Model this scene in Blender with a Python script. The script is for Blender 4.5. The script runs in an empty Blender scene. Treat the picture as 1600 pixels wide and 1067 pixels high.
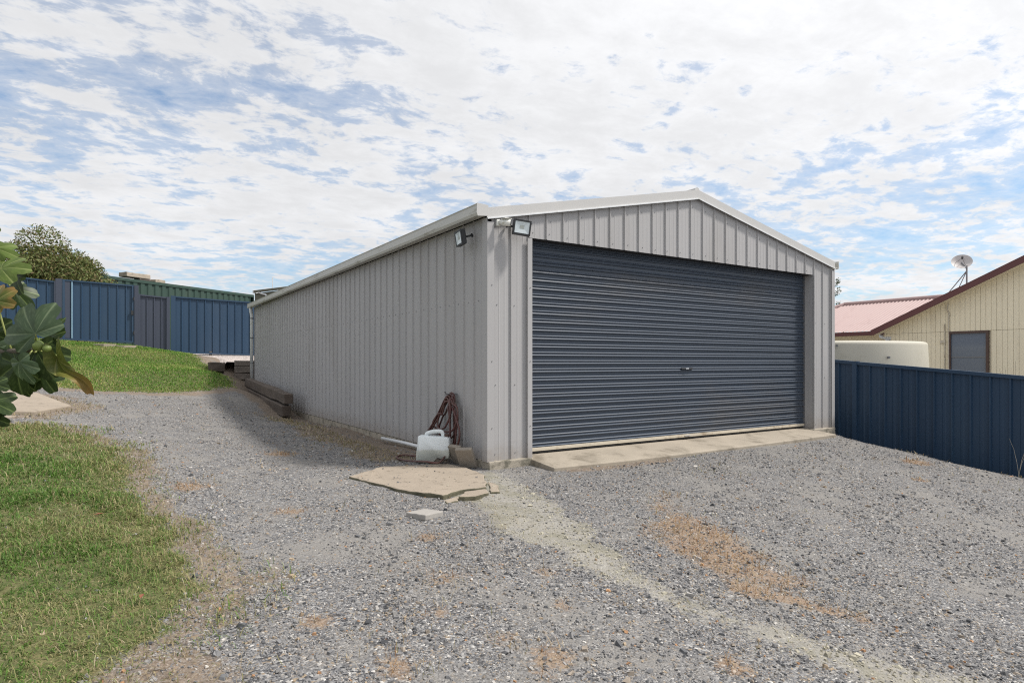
import bpy, bmesh, math, random
import numpy as np
from mathutils import Vector, Matrix, noise as mn
R = math.radians
random.seed(7); rng = np.random.default_rng(11)
sc = bpy.context.scene
# world axes: X runs along the shed's front, Y back along its side, origin at its near front corner
# ------------------------------------------------------------------ camera
cam_data = bpy.data.cameras.new('camera'); cam = bpy.data.objects.new('camera', cam_data)
sc.collection.objects.link(cam); sc.camera = cam
YAW = R(-32.7)
cam.location = (-3.303, -5.604, 1.09); cam.rotation_euler = (R(90), 0, YAW)
cam_data.sensor_width = 36; cam_data.lens = 968.5/1600*36; cam_data.shift_y = 32.5/1600
cam_data.clip_start = .05; cam_data.clip_end = 3000
# ------------------------------------------------------------------ sky, sun, exposure
SUN_EL, SUN_ROT = R(54), R(123)
SUN_DIR = Vector((math.sin(SUN_ROT)*math.cos(SUN_EL), math.cos(SUN_ROT)*math.cos(SUN_EL), math.sin(SUN_EL)))
world = bpy.data.worlds.new('World'); sc.world = world; world.use_nodes = True
class G:
    """small helper round a node tree"""
    def __init__(s, tree): s.t = tree; tree.nodes.clear()
    def n(s, typ, **kw):
        nd = s.t.nodes.new('ShaderNode'+typ)
        ins = kw.pop('ins', {})
        for k, v in kw.items(): setattr(nd, k, v)
        for k, v in ins.items():
            if isinstance(v, bpy.types.NodeSocket): s.t.links.new(v, nd.inputs[k])
            elif v is not None: nd.inputs[k].default_value = v
        return nd
    def math(s, op, a, b=0., c=None, clamp=False):
        d = {0: a, 1: b}
        if c is not None: d[2] = c
        return s.n('Math', operation=op, use_clamp=clamp, ins=d).outputs[0]
    def vmath(s, op, a, b=(0, 0, 0)):
        nd = s.n('VectorMath', operation=op, ins={0: a, 1: b}); return nd.outputs['Value' if op in ('DOT_PRODUCT', 'LENGTH') else 0]
    def noise(s, vec, scale, detail=4., rough=.55, dist=0.):
        return s.n('TexNoise', ins={'Vector': vec, 'Scale': scale, 'Detail': detail, 'Roughness': rough, 'Distortion': dist}).outputs[0]
    def step(s, v, lo, hi, a=0., b=1.):
        return s.n('MapRange', interpolation_type='SMOOTHSTEP', ins={0: v, 1: lo, 2: hi, 3: a, 4: b}).outputs[0]
    def mix(s, f, a, b, mode='MIX'):
        nd = s.n('Mix', data_type='RGBA', blend_type=mode)
        for i, v in ((0, f), (6, a), (7, b)):
            if isinstance(v, bpy.types.NodeSocket): s.t.links.new(v, nd.inputs[i])
            else: nd.inputs[i].default_value = v if i == 0 else (tuple(v)+(1,))[:4]
        return nd.outputs[2]
    def ramp(s, v, stops, mode='LINEAR'):
        nd = s.n('ValToRGB', ins={0: v}); cr = nd.color_ramp; cr.interpolation = mode
        while len(cr.elements) < len(stops): cr.elements.new(.5)
        for e, (p, c) in zip(cr.elements, stops): e.position = p; e.color = (tuple(c)+(1,))[:4]
        return nd.outputs[0]
g = G(world.node_tree)
sky = g.n('TexSky', sky_type='NISHITA', sun_disc=False, sun_elevation=SUN_EL, sun_rotation=SUN_ROT, altitude=400, air_density=1.0, dust_density=1.2, ozone_density=1.2)
dirn = g.n('TexCoord').outputs['Generated']
xyz = g.n('SeparateXYZ', ins={0: dirn})
den = g.math('ADD', g.math('MAXIMUM', xyz.outputs[2], 0.), .11)
pl = g.n('CombineXYZ', ins={0: g.math('DIVIDE', xyz.outputs[0], den), 1: g.math('DIVIDE', xyz.outputs[1], den), 2: 0.}).outputs[0]
plm = g.n('Mapping', ins={'Vector': pl, 'Location': (3.1, -1.7, 0), 'Rotation': (0, 0, R(20)), 'Scale': (1., 1.25, 1)}).outputs[0]
wob = g.n('TexNoise', ins={'Vector': plm, 'Scale': 3., 'Detail': 3.}).outputs['Color']
plw = g.vmath('ADD', plm, g.vmath('MULTIPLY', g.vmath('SUBTRACT', wob, (.5, .5, .5)), (.16, .16, 0)))
big = g.noise(plm, .42, 3., .5, 0.)
mid = g.noise(plw, 4.0, 12., .66, 0.)
puff = g.noise(plw, 9., 8., .62, 0.)
cov = g.math('ADD', g.math('ADD', g.math('MULTIPLY', big, .46), g.math('MULTIPLY', mid, .44)), g.math('MULTIPLY', puff, .32))
mask = g.step(cov, .508, .632, .0, 1.)
thin = g.step(cov, .42, .62, .14, .6)
mask = g.math('MAXIMUM', mask, thin)
hz = g.step(xyz.outputs[2], .0, .14, .6, 0.)
mask = g.math('MAXIMUM', mask, hz)
toward = g.math('MAXIMUM', g.vmath('DOT_PRODUCT', dirn, tuple(SUN_DIR)), 0.)
glow = g.math('MULTIPLY_ADD', g.math('POWER', toward, 2.2), 4.5, 8.8)
shade = g.step(g.math('ADD', g.math('MULTIPLY', mid, .6), g.math('MULTIPLY', g.noise(plw, 1.3, 6., .6), .5)), .42, .68, 1.05, .90)
cloud = g.vmath('SCALE', (.972, .98, 1.0)); g.t.links.new(g.math('MULTIPLY', glow, shade), cloud.node.inputs['Scale'])
skyc = g.vmath('MULTIPLY', sky.outputs[0], (1.0, 1.34, 1.5))
col = g.mix(mask, skyc, cloud)
bg = g.n('Background', ins={'Color': col, 'Strength': .1})
g.t.links.new(bg.outputs[0], g.n('OutputWorld').inputs[0])
ld = bpy.data.lights.new('sun', 'SUN'); ld.energy = 4.2; ld.angle = R(7); ld.color = (1, .955, .89)
lo = bpy.data.objects.new('sun', ld); sc.collection.objects.link(lo); lo.location = (8, -4, 14)
lo.rotation_euler = SUN_DIR.to_track_quat('Z', 'Y').to_euler()
sc.view_settings.view_transform = 'Standard'; sc.view_settings.look = 'None'; sc.view_settings.exposure = 0; sc.view_settings.gamma = 1
sc.view_settings.use_curve_mapping = False
sc.cycles.max_bounces = 6; sc.cycles.diffuse_bounces = 3; sc.cycles.filter_width = 1.15; sc.cycles.use_denoising = False; sc.cycles.use_adaptive_sampling = False
# ------------------------------------------------------------------ building helpers
WPOS = {}
class M:
    """collects geometry for ONE mesh object"""
    def __init__(s): s.v = []; s.f = []; s.c = None
    def add(s, v, f):
        o = len(s.v); s.v += [tuple(p) for p in v]; s.f += [tuple(i+o for i in q) for q in f]; return s
    def box(s, x0, x1, y0, y1, z0, z1):
        return s.add([(x0, y0, z0), (x1, y0, z0), (x1, y1, z0), (x0, y1, z0), (x0, y0, z1), (x1, y0, z1), (x1, y1, z1), (x0, y1, z1)],
                     [(0, 3, 2, 1), (4, 5, 6, 7), (0, 1, 5, 4), (1, 2, 6, 5), (2, 3, 7, 6), (3, 0, 4, 7)])
    def bar(s, a, b, w, h, up=(0, 0, 1)):
        a, b = Vector(a), Vector(b); d = (b-a).normalized(); x = d.cross(Vector(up)).normalized()*w/2; y = x.normalized().cross(d)*h/2
        return s.add([a-x-y, a+x-y, a+x+y, a-x+y, b-x-y, b+x-y, b+x+y, b-x+y],
                     [(0, 1, 2, 3), (7, 6, 5, 4), (0, 4, 5, 1), (1, 5, 6, 2), (2, 6, 7, 3), (3, 7, 4, 0)])
    def sweep(s, prof, a, b, close=True):
        """prof: list of 3-vectors offset; swept from a to b"""
        n = len(prof); a, b = Vector(a), Vector(b)
        f = [(i, (i+1) % n, n+(i+1) % n, n+i) for i in range(n if close else n-1)]
        if close: f += [tuple(range(n))[::-1], tuple(range(n, 2*n))]
        return s.add([a+Vector(p) for p in prof]+[b+Vector(p) for p in prof], f)
    def tube(s, pts, r, n=8, caps=True):
        pts = [Vector(p) for p in pts]; rs = r if hasattr(r, '__len__') else [r]*len(pts); o = len(s.v)
        up = None
        for i, p in enumerate(pts):
            d = (pts[min(i+1, len(pts)-1)]-pts[max(i-1, 0)]).normalized()
            if up is None:
                up = d.orthogonal().normalized()
            up = (up-d*up.dot(d)).normalized(); w = d.cross(up)
            for k in range(n):
                a = 2*math.pi*k/n; s.v.append(tuple(p+(up*math.cos(a)+w*math.sin(a))*rs[i]))
        for i in range(len(pts)-1):
            for k in range(n):
                s.f.append((o+i*n+k, o+i*n+(k+1) % n, o+(i+1)*n+(k+1) % n, o+(i+1)*n+k))
        if caps: s.f += [tuple(o+k for k in range(n))[::-1], tuple(o+(len(pts)-1)*n+k for k in range(n))]
        return s
    def lathe(s, prof, n=48, c=(0, 0, 0)):
        o = len(s.v)
        for r, z in prof:
            for k in range(n):
                a = 2*math.pi*k/n; s.v.append((c[0]+r*math.cos(a), c[1]+r*math.sin(a), c[2]+z))
        for i in range(len(prof)-1):
            for k in range(n): s.f.append((o+i*n+k, o+i*n+(k+1) % n, o+(i+1)*n+(k+1) % n, o+(i+1)*n+k))
        s.f.append(tuple(o+(len(prof)-1)*n+k for k in range(n))); return s
    def prism(s, poly, z0, z1):
        n = len(poly); z0 = z0 if hasattr(z0, '__len__') else [z0]*n; z1 = z1 if hasattr(z1, '__len__') else [z1]*n
        return s.add([(p[0], p[1], z) for p, z in zip(poly, z0)]+[(p[0], p[1], z) for p, z in zip(poly, z1)],
                     [tuple(range(n))[::-1], tuple(range(n, 2*n))]+[(i, (i+1) % n, n+(i+1) % n, n+i) for i in range(n)])
    def mesh(s, name, mat, smooth=False, bevel=0, at=(0, 0, 0), seg=2, rough=0, rscale=8):
        me = bpy.data.meshes.new(name); A = np.array(s.v, float)-np.array(at); me.from_pydata(A.tolist(), [], s.f)
        bm = bmesh.new(); bm.from_mesh(me); bmesh.ops.recalc_face_normals(bm, faces=bm.faces)
        if bevel: bmesh.ops.bevel(bm, geom=[e for e in bm.edges if e.is_manifold and e.calc_face_angle(0) > .5], offset=bevel, segments=seg, affect='EDGES', profile=.5)
        if rough:
            bmesh.ops.subdivide_edges(bm, edges=[e for e in bm.edges if e.calc_length() > .12], cuts=6, use_grid_fill=True)
            for v in bm.verts: v.co += mn.noise_vector((v.co+Vector(at))*rscale)*rough
        bm.to_mesh(me); bm.free()
        if smooth: me.polygons.foreach_set('use_smooth', [True]*len(me.polygons))
        me.materials.append(mat); return me
    def build(s, name, mat, parent=None, at=None, local=False, **kw):
        """at: world position of the object's origin; vertices are given in world metres (local=True: in the parent's frame)"""
        if local: return link(name, s.mesh(name, mat, **kw), parent, None)
        if at is None: at = WPOS[parent.name] if parent else (0, 0, 0)
        return link(name, s.mesh(name, mat, at=at, **kw), parent, at)
def link(name, data, parent=None, at=None):
    o = bpy.data.objects.new(name, data); sc.collection.objects.link(o)
    if at is not None:
        WPOS[o.name] = tuple(at); o.location = Vector(at)-(Vector(WPOS[parent.name]) if parent else Vector())
    if parent: o.parent = parent
    return o
def thing(name, at, label, cat, group=None, rot=(0, 0, 0)):
    o = link(name, None, None, at); o.rotation_euler = rot; o.empty_display_size = .1
    return tag(o, label, cat, group)
def tag(o, label, cat, group=None):
    o['label'] = label; o['category'] = cat
    if group: o['group'] = group
    return o
def kind(o, k, label=None):
    o['kind'] = k
    if label: o['label'] = label
    return o
# ------------------------------------------------------------------ materials
def newmat(name):
    m = bpy.data.materials.new(name); m.use_nodes = True; return m, G(m.node_tree)
def finish(g, col, rough, bump=None, metal=0., spec=.5, trans=0., extra=None):
    ins = {'Base Color': col, 'Roughness': rough, 'Metallic': metal, 'Specular IOR Level': spec}
    if bump is not None: ins['Normal'] = bump
    b = g.n('BsdfPrincipled', ins=ins); out = b.outputs[0]
    if trans:
        tr = g.n('BsdfTranslucent', ins={'Color': col}); out = g.n('MixShader', ins={0: trans, 1: out, 2: tr.outputs[0]}).outputs[0]
    g.t.links.new(out, g.n('OutputMaterial').inputs[0]); return b
def c4(c): return tuple(c)+(1,)
def pm(name, col, rough=.6, dirt=None, dirt_scale=1.5, dirt_lo=.5, dirt_hi=.7, var=.12, var_scale=3., fine=.08, fine_scale=90., bump=0., bump_scale=60., rnd=0., metal=0., spec=.5, stretch=(1, 1, 1), splash=None):
    """painted / weathered surface: base colour, broad variation, fine grain, dirt patches, per-piece change"""
    m, g = newmat(name)
    p = p0 = g.n('NewGeometry').outputs['Position']
    if stretch != (1, 1, 1): p = g.vmath('MULTIPLY', p, stretch)
    n1 = g.noise(p, var_scale, 5.); n2 = g.noise(p, fine_scale, 3., .7)
    k = g.math('ADD', g.math('MULTIPLY_ADD', n1, 2*var, 1-var), g.math('MULTIPLY_ADD', n2, 2*fine, -fine))
    if rnd: k = g.math('ADD', k, g.math('MULTIPLY_ADD', g.n('ObjectInfo').outputs['Random'], 2*rnd, -rnd))
    v = g.vmath('SCALE', c4(col)[:3]); g.t.links.new(k, v.node.inputs['Scale']); c = v
    if dirt:
        dn = g.noise(p, dirt_scale, 6., .65, .3); c = g.mix(g.step(dn, dirt_lo, dirt_hi, 0., .85), c, dirt)
    if splash:                                                       # soil splashed up the foot of the sheets, uneven
        zz = g.n('SeparateXYZ', ins={0: p0}).outputs[2]; sn = g.math('ADD', zz, g.math('MULTIPLY', g.noise(p0, 9., 6., .75), .5))
        c = g.mix(g.step(sn, .18, .55, .55, 0.), c, splash)
    bn = None
    if bump: bn = g.n('Bump', ins={'Strength': bump, 'Distance': .01, 'Height': g.noise(p, bump_scale, 4., .6)}).outputs[0]
    finish(g, c, g.math('MULTIPLY_ADD', n1, .2, rough-.1), bn, metal, spec); return m
CLAD = pm('grey_steel_cladding', (.40, .392, .392), .62, dirt=(.34, .327, .318), dirt_scale=.9, dirt_lo=.5, dirt_hi=.8, var=.06, fine=.06, fine_scale=160, rnd=.03, stretch=(1, 1, .25), spec=.3, splash=(.26, .21, .16))
TRIM = pm('pale_steel_trim', (.52, .51, .495), .42, dirt=(.38, .35, .30), dirt_scale=2.2, dirt_lo=.6, dirt_hi=.8, var=.05, fine=.04)
GUTM = pm('dirty_gutter_steel', (.50, .49, .455), .5, dirt=(.22, .20, .15), dirt_scale=5., dirt_lo=.52, dirt_hi=.74, var=.1, stretch=(1, .35, 3))
PIPEW = pm('white_plastic_pipe', (.68, .69, .70), .4, dirt=(.36, .36, .25), dirt_scale=5., dirt_lo=.58, dirt_hi=.7, var=.07)
DOORM = pm('blue_grey_door_steel', (.060, .078, .108), .48, dirt=(.10, .10, .105), dirt_scale=1.3, dirt_lo=.5, dirt_hi=.8, var=.15, fine=.06, rnd=.006, stretch=(.35, 1, 1), spec=.4)
CREAM = pm('cream_rail_paint', (.56, .50, .40), .5, dirt=(.33, .26, .18), dirt_scale=6)
BLACK = pm('black_plastic', (.016, .017, .019), .45)
DARKM = pm('dark_steel', (.035, .035, .037), .5)
SILVER = pm('bare_silver_steel', (.55, .55, .56), .3, metal=.8)
GLASSF = pm('pale_reflector', (.62, .68, .70), .12, var=.06)
LEDM = pm('led_chip_grey', (.42, .45, .42), .3)
WHITEP = pm('white_camera_plastic', (.74, .74, .70), .4, dirt=(.45, .42, .32), dirt_scale=30, dirt_lo=.5)
CONC = pm('pale_concrete', (.345, .30, .24), .9, dirt=(.16, .135, .10), dirt_scale=2.6, dirt_lo=.48, dirt_hi=.72, var=.22, fine=.2, fine_scale=220, bump=.35, bump_scale=180)
CONCG = pm('stained_footing_concrete', (.36, .32, .26), .92, dirt=(.10, .095, .07), dirt_scale=7., dirt_lo=.46, dirt_hi=.7, var=.2, fine=.14, bump=.5, bump_scale=120)
SLABM = pm('sandy_slab_concrete', (.305, .255, .20), .92, dirt=(.15, .12, .09), dirt_scale=11., dirt_lo=.56, dirt_hi=.70, var=.22, fine=.34, fine_scale=110, bump=.4, bump_scale=150)
PAVER = pm('grey_brown_paver', (.27, .235, .195), .92, var=.15, fine=.2, fine_scale=260, bump=.4, bump_scale=200)
PAVERL = pm('light_grey_paver', (.33, .31, .285), .9, var=.12, fine=.15, fine_scale=240, bump=.3, bump_scale=180)
HOSEM = pm('maroon_hose_rubber', (.085, .030, .027), .42, dirt=(.12, .075, .06), dirt_scale=12., dirt_lo=.45, dirt_hi=.75, var=.15)
BLUEF = pm('blue_fence_steel', (.022, .056, .108), .55, dirt=(.036, .068, .116), dirt_scale=1.2, dirt_lo=.45, dirt_hi=.75, var=.08, fine=.07, fine_scale=120, rnd=.04, stretch=(1, 1, .3))
BLUED = pm('faded_grey_blue_steel', (.052, .062, .092), .55, var=.08, fine=.08, rnd=.04, stretch=(1, 1, .3))
PALEB = pm('pale_blue_streak', (.30, .47, .60), .55)
NAVYF = pm('navy_fence_steel', (.020, .050, .098), .5, dirt=(.028, .060, .105), dirt_scale=1.6, dirt_lo=.45, dirt_hi=.75, var=.08, fine=.07, rnd=.05, stretch=(1, 1, .3))
GREENC = pm('green_container_paint', (.022, .054, .040), .65, dirt=(.042, .07, .053), dirt_scale=2., dirt_lo=.45, dirt_hi=.75, var=.2, stretch=(1, 1, .25))
OLIVE = pm('olive_shed_steel', (.115, .11, .08), .6)
CREAMW = pm('cream_weatherboard_paint', (.86, .765, .575), .7, dirt=(.72, .62, .45), dirt_scale=2.5, dirt_lo=.55, dirt_hi=.8, var=.07, rnd=.03, stretch=(1, 1, .3))
MAROON = pm('maroon_trim_paint', (.115, .036, .034), .5, var=.15)
BROWNW = pm('brown_window_frame', (.085, .05, .04), .55, var=.15)
PINKR = pm('faded_pink_roof_steel', (.40, .285, .27), .6, dirt=(.31, .21, .20), dirt_scale=3., dirt_lo=.5, dirt_hi=.8, var=.08, fine=.05)
TANKM = pm('cream_tank_plastic', (.50, .475, .40), .7, dirt=(.40, .375, .30), dirt_scale=2.4, dirt_lo=.5, dirt_hi=.8, var=.06, fine=.06)
DISHM = pm('grey_dish_mesh', (.46, .43, .42), .5)
STEELG = pm('galvanised_steel', (.20, .20, .21), .45, metal=.5)
BLOCKM = pm('weathered_pale_block', (.40, .34, .27), .9, dirt=(.16, .14, .11), dirt_scale=5., dirt_lo=.45, dirt_hi=.7, var=.2)
def wood(name, a, b, sc_=(.8, .8, 14.)):
    m, g = newmat(name); p = g.n('NewGeometry').outputs['Position']
    grain = g.noise(g.vmath('MULTIPLY', p, sc_), 6., 6., .65, .6); big = g.noise(p, 3., 4.)
    c = g.ramp(g.math('ADD', g.math('MULTIPLY', grain, .75), g.math('MULTIPLY', big, .3)), [(.3, a), (.52, [.5*(x+y) for x, y in zip(a, b)]), (.75, b)])
    finish(g, c, .9, g.n('Bump', ins={'Strength': .6, 'Distance': .012, 'Height': grain}).outputs[0]); return m
SLEEP = wood('grey_weathered_sleeper', (.085, .07, .06), (.30, .255, .22))
SLEEPD = wood('dark_charred_sleeper', (.035, .027, .022), (.165, .13, .105))
POSTW = wood('pale_timber_post', (.20, .17, .15), (.42, .38, .34), (14, 14, .8))
BARK = wood('grey_bark', (.05, .042, .034), (.17, .15, .12), (8, 8, 1.5))
m, g = newmat('translucent_jerrycan_plastic')
p = g.n('NewGeometry').outputs['Position']; z_ = g.n('SeparateXYZ', ins={0: p}).outputs[2]
c = g.mix(g.step(g.math('ADD', z_, g.math('MULTIPLY', g.noise(p, 20., 3.), .03)), .135, .16), (.58, .60, .55), (.72, .76, .77))
c = g.mix(g.step(g.noise(p, 60., 4., .7), .56, .72, 0, .5), c, (.36, .36, .29))
b = finish(g, c, .42); b.inputs['Subsurface Weight'].default_value = .15; b.inputs['Subsurface Radius'].default_value = (.03, .03, .03); JERRY = m
m, g = newmat('bluish_window_glass'); finish(g, (.12, .15, .20, 1), .12, spec=.7); GLASSW = m
def vcol(name, rough=.8, trans=0., spec=.3):
    m, g = newmat(name); finish(g, g.n('Attribute', attribute_name='Col').outputs[0], rough, trans=trans, spec=spec); return m
BLADE = vcol('grass_blade', .6, .35); STONE = vcol('gravel_stone', .75); LEAFM = vcol('tree_leaf', .6, .3); FIGM = vcol('fig_leaf', .45, .2, .35)
def np_mesh(name, V, F, mat, C=None, smooth=False):
    """fast mesh from arrays; F is (n,3) or (n,4)"""
    me = bpy.data.meshes.new(name); n, k = F.shape
    me.vertices.add(len(V)); me.vertices.foreach_set('co', np.ascontiguousarray(V, np.float32).ravel())
    me.loops.add(n*k); me.loops.foreach_set('vertex_index', np.ascontiguousarray(F, np.int32).ravel())
    me.polygons.add(n); me.polygons.foreach_set('loop_start', np.arange(0, n*k, k, dtype=np.int32))
    me.update(calc_edges=True)
    if C is not None:
        a = me.color_attributes.new('Col', 'FLOAT_COLOR', 'POINT')
        a.data.foreach_set('color', np.c_[C, np.ones(len(C))].astype(np.float32).ravel())
    me.polygons.foreach_set('use_smooth', [smooth]*n); me.materials.append(mat); return me
# ------------------------------------------------------------------ terrain: heights surveyed at points, spline between them
CP=[(-.15,0,-.03),(-.15,2,-.03),(-.15,5,-.02),(-.2,8,.0),(-.2,10.5,.04),(-.2,12.8,.1),
(3,0,-.05),(3,6,-.05),(3,12,.0),(6.4,0,-.07),(6.45,3,-.06),(6.45,8,0),(6.45,13,.1),
(.5,-.45,-.03),(3,-.45,-.04),(6,-.4,-.06),
(6.62,.1,-.15),(6.62,-1.2,-.29),(6.62,-2.4,-.43),(6.62,-4,-.6),(6.62,-6,-.8),
(7.1,8,-.3),(7.1,4,-.42),(7.1,.3,-.52),(7.1,-1,-.6),(7.1,-2.3,-.74),(7.1,-4,-.9),(7.1,-6.5,-1.1),
(9,12,-.5),(9,5,-.7),(9,0,-.8),(9,-6,-1.1),(12,10,-.7),(12,3,-.8),(12,-6,-1.1),(12,22,-.3),(9,18,-.1),
(-3.62,-2.9,-.06),(-3.8,-1.4,0),(-3.92,-.3,.1),(-4.25,2.2,.26),(-3.9,5.2,.34),(-4.05,7.9,.53),(-3.05,9,.5),
(-.62,7.2,0),(-.62,8.5,.18),(-.66,10,.4),(-.66,11.6,.62),(-.62,13.3,.7),(-1.6,9.6,.46),(-1.5,7,.2),
(-3.14,4.6,.25),(-2.56,2.2,.12),(-3.2,.3,.08),(-2.39,-.6,-.04),(-3,-3.05,-.12),(-1.96,-3.5,-.2),(.26,-4.47,-.4),(2.1,-3.9,-.42),
(.75,-2.8,-.25),(-1.07,-2.1,-.13),(-1.43,0,-.03),(-1.02,-.95,-.07),(-1.2,3.5,.01),(4,-2.5,-.27),(5.6,-1,-.17),(5.6,-2.2,-.3),(5.6,-3.6,-.46),(4.5,-4.5,-.5),
(-3.3,-5.6,-.25),(-3.3,-7,-.35),(2,-6.5,-.6),(-6,-6,-.05),(-7,-2,.15),(-7,3,.5),(-7,9,.9),(-9,0,.3),(-12,6,.9),(-12,-6,.2),
(-6,16.8,1.82),(-4.5,16.8,1.72),(-2.8,16.8,1.6),(-1.8,16.7,1.44),(-1.2,15.2,1.27),(-1.1,14,1.02),(-2.5,13,1.02),(-4.5,13,1.18),(-1.2,12.4,.8),(-9,16.8,2.0),(-12,16,2.0),
(1,14,.8),(1,17,.95),(4,17,.8),(-6,20,2.0),(-3,20,1.7),(0,22,1.5),(-14,24,2.2),(-6,26,1.9),(4,26,1.3),(9,26,.5)]
CP=np.array(CP,float)
def _U(r2): return r2*np.log(r2+1e-9)
def _fit(lam=.02):
    n=len(CP);K=_U(((CP[:,None,:2]-CP[None,:,:2])**2).sum(-1))+lam*np.eye(n)
    Q=np.c_[np.ones(n),CP[:,:2]];A=np.block([[K,Q],[Q.T,np.zeros((3,3))]])
    return np.linalg.solve(A,np.r_[CP[:,2],0,0,0])
_W=_fit()
def gz(s,t):
    s=np.clip(np.asarray(s,float),-14,12);t=np.clip(np.asarray(t,float),-7,26)
    sh=s.shape;q=np.c_[s.ravel(),t.ravel()];out=np.empty(len(q))
    for i in range(0,len(q),20000):
        p=q[i:i+20000];r2=((p[:,None]-CP[None,:,:2])**2).sum(-1)
        out[i:i+20000]=_U(r2)@_W[:-3]+_W[-3]+p@_W[-2:]
    return out.reshape(sh)
_lat = rng.random((256, 256))
def vnoise(x, y):
    xi = np.floor(x).astype(int); yi = np.floor(y).astype(int); fx = x-xi; fy = y-yi
    fx = fx*fx*(3-2*fx); fy = fy*fy*(3-2*fy); L = lambda a, b: _lat[a % 256, b % 256]
    return (L(xi, yi)*(1-fx)+L(xi+1, yi)*fx)*(1-fy)+(L(xi, yi+1)*(1-fx)+L(xi+1, yi+1)*fx)*fy
def fbm(x, y, f=1., o=4):
    v = 0; a = .5; n = 0
    for i in range(o): v = v+a*vnoise(x*f+17*i, y*f+31*i); n += a; a *= .5; f *= 2.1
    return v/n
def H(s, t):
    return gz(s, t)+.035*(fbm(s, t, 1.1, 3)-.5)+.016*(fbm(s, t, 7., 3)-.5)
def h1(s, t): return float(H(np.array([s]), np.array([t]))[0])
def poly_sd(poly, s, t):
    """signed distance to a polygon, positive inside"""
    s = np.asarray(s, float); t = np.asarray(t, float); d = np.full(s.shape, 1e9); ins = np.zeros(s.shape, bool)
    P = np.array(poly, float)
    for a, b in zip(P, np.roll(P, -1, 0)):
        e = b-a; k = np.clip(((s-a[0])*e[0]+(t-a[1])*e[1])/(e@e), 0, 1)
        d = np.minimum(d, np.hypot(s-a[0]-k*e[0], t-a[1]-k*e[1]))
        if a[1] != b[1]:
            c = ((a[1] > t) != (b[1] > t)) & (s < (b[0]-a[0])*(t-a[1])/(b[1]-a[1])+a[0]); ins ^= c
    return np.where(ins, d, -d)
def line_d(pts, s, t):
    d = np.full(np.shape(s), 1e9)
    for a, b in zip(pts[:-1], pts[1:]):
        a, b = np.array(a), np.array(b); e = b-a; k = np.clip(((s-a[0])*e[0]+(t-a[1])*e[1])/(e@e), 0, 1)
        d = np.minimum(d, np.hypot(s-a[0]-k*e[0], t-a[1]-k*e[1]))
    return d
def sst(x, a, b):
    x = np.clip((x-a)/(b-a), 0, 1); return x*x*(3-2*x)
LAWN_A = [(-4.46, 4.04), (-4.1, 4.16), (-3.61, 3.4), (-3.29, 2.29), (-3.24, .81), (-3.19, -.08), (-3.05, -.93), (-2.99, -1.47), (-2.92, -1.84), (-2.95, -2.3), (-3.12, -2.6), (-3.42, -2.95), (-3.8, -3.6), (-4.2, -6.2), (-9, -6.2), (-9, 3.8)]
LAWN_B = [(-9.5, 10.3), (-4.84, 9.5), (-4.09, 8.76), (-3.59, 8.64), (-2.5, 9.14), (-1.5, 9.51), (-.96, 10.05), (-.72, 11), (-.72, 13.35), (-1.05, 13.9), (-1.25, 15.4), (-1.4, 16.9), (-9.5, 17.1)]
TRACK = [(-.12, -.25), (-.42, -1.3), (-.62, -2.1), (-.75, -2.6), (-.66, -3.29), (-.48, -3.81), (-.2, -4.4), (.3, -5.2)]
PALE = [(-.55, -.6), (-.5, -1.2), (-.65, -2.0)]
DRY1 = [(.46, -1.76), (.84, -1.69), (.59, -2.45), (.31, -2.99), (.26, -3.3), (-.01, -2.99), (.02, -2.52), (.15, -2.15)]
DRY2 = [(-.15, -3.24), (.02, -3.5), (.17, -3.78)]
TUFTS = [(-1.71, -2.44, .12), (-1.16, -2.59, .1), (-1.93, -2.83, .09), (-1.7, -3.41, .12), (-1.3, -2.99, .1), (-1.79, -3.19, .1), (-2.32, -3.19, .12), (-2.75, .27, .16), (-1.69, 1.78, .22), (-2.16, -.71, .12), (-.95, -3.8, .1), (-.98, -3.09, .07), (-1.86, -3.01, .07), (-2.5, -2.7, .1), (-1.5, -1.7, .08), (5.6, -1.6, .2), (4.4, -2.2, .12)]
SHED = [(0, 0), (6.4, 0), (6.4, 13.05), (0, 13.05)]
def jag(P, k=5, j=.014, seed=3):
    """broken edge: each side split and jittered"""
    r = random.Random(seed); out = []
    for a, b in zip(P, P[1:]+P[:1]):
        for i in range(k):
            u = i/k; out.append((a[0]+(b[0]-a[0])*u+(r.uniform(-j, j) if i else 0), a[1]+(b[1]-a[1])*u+(r.uniform(-j, j) if i else 0)))
    return out
SLAB = [(-1.41, .24), (-.92, .6), (-.26, .42), (-.2, .03), (-.23, -.32), (-.48, -.78), (-.71, -.78), (-.97, -.89), (-1.14, -.58)]
PATH = [(-5.8, 8.1), (-4.88, 7.63), (-4.37, 7.46), (-3.85, 6.02), (-4.22, 5.14), (-4.75, 5.05), (-5.8, 5.6)]
def slab_z(a, b): return max(float(gz(np.array([a]), np.array([b]))[0])+.02, -.028)
WHEEL = [[(-3.2, 6.5), (-2.6, 3.2), (-2.35, .6), (-2.2, -1.2), (-2.35, -2.6)], [(-1.9, 4.5), (-1.6, 1.6), (-1.75, -.4)], [(2.6, -1.2), (1.7, -2.6), (.9, -4.2)], [(4.4, -1.4), (3.4, -3.0), (2.4, -4.6)]]
def wheel(s, t):
    """compacted wheel lanes with few loose stones"""
    w = (fbm(s+3, t+8, 2.2, 4)-.5)*.5
    return np.max([sst(.16+w-line_d(l, s, t), -.12, .14) for l in WHEEL], 0)
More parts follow.
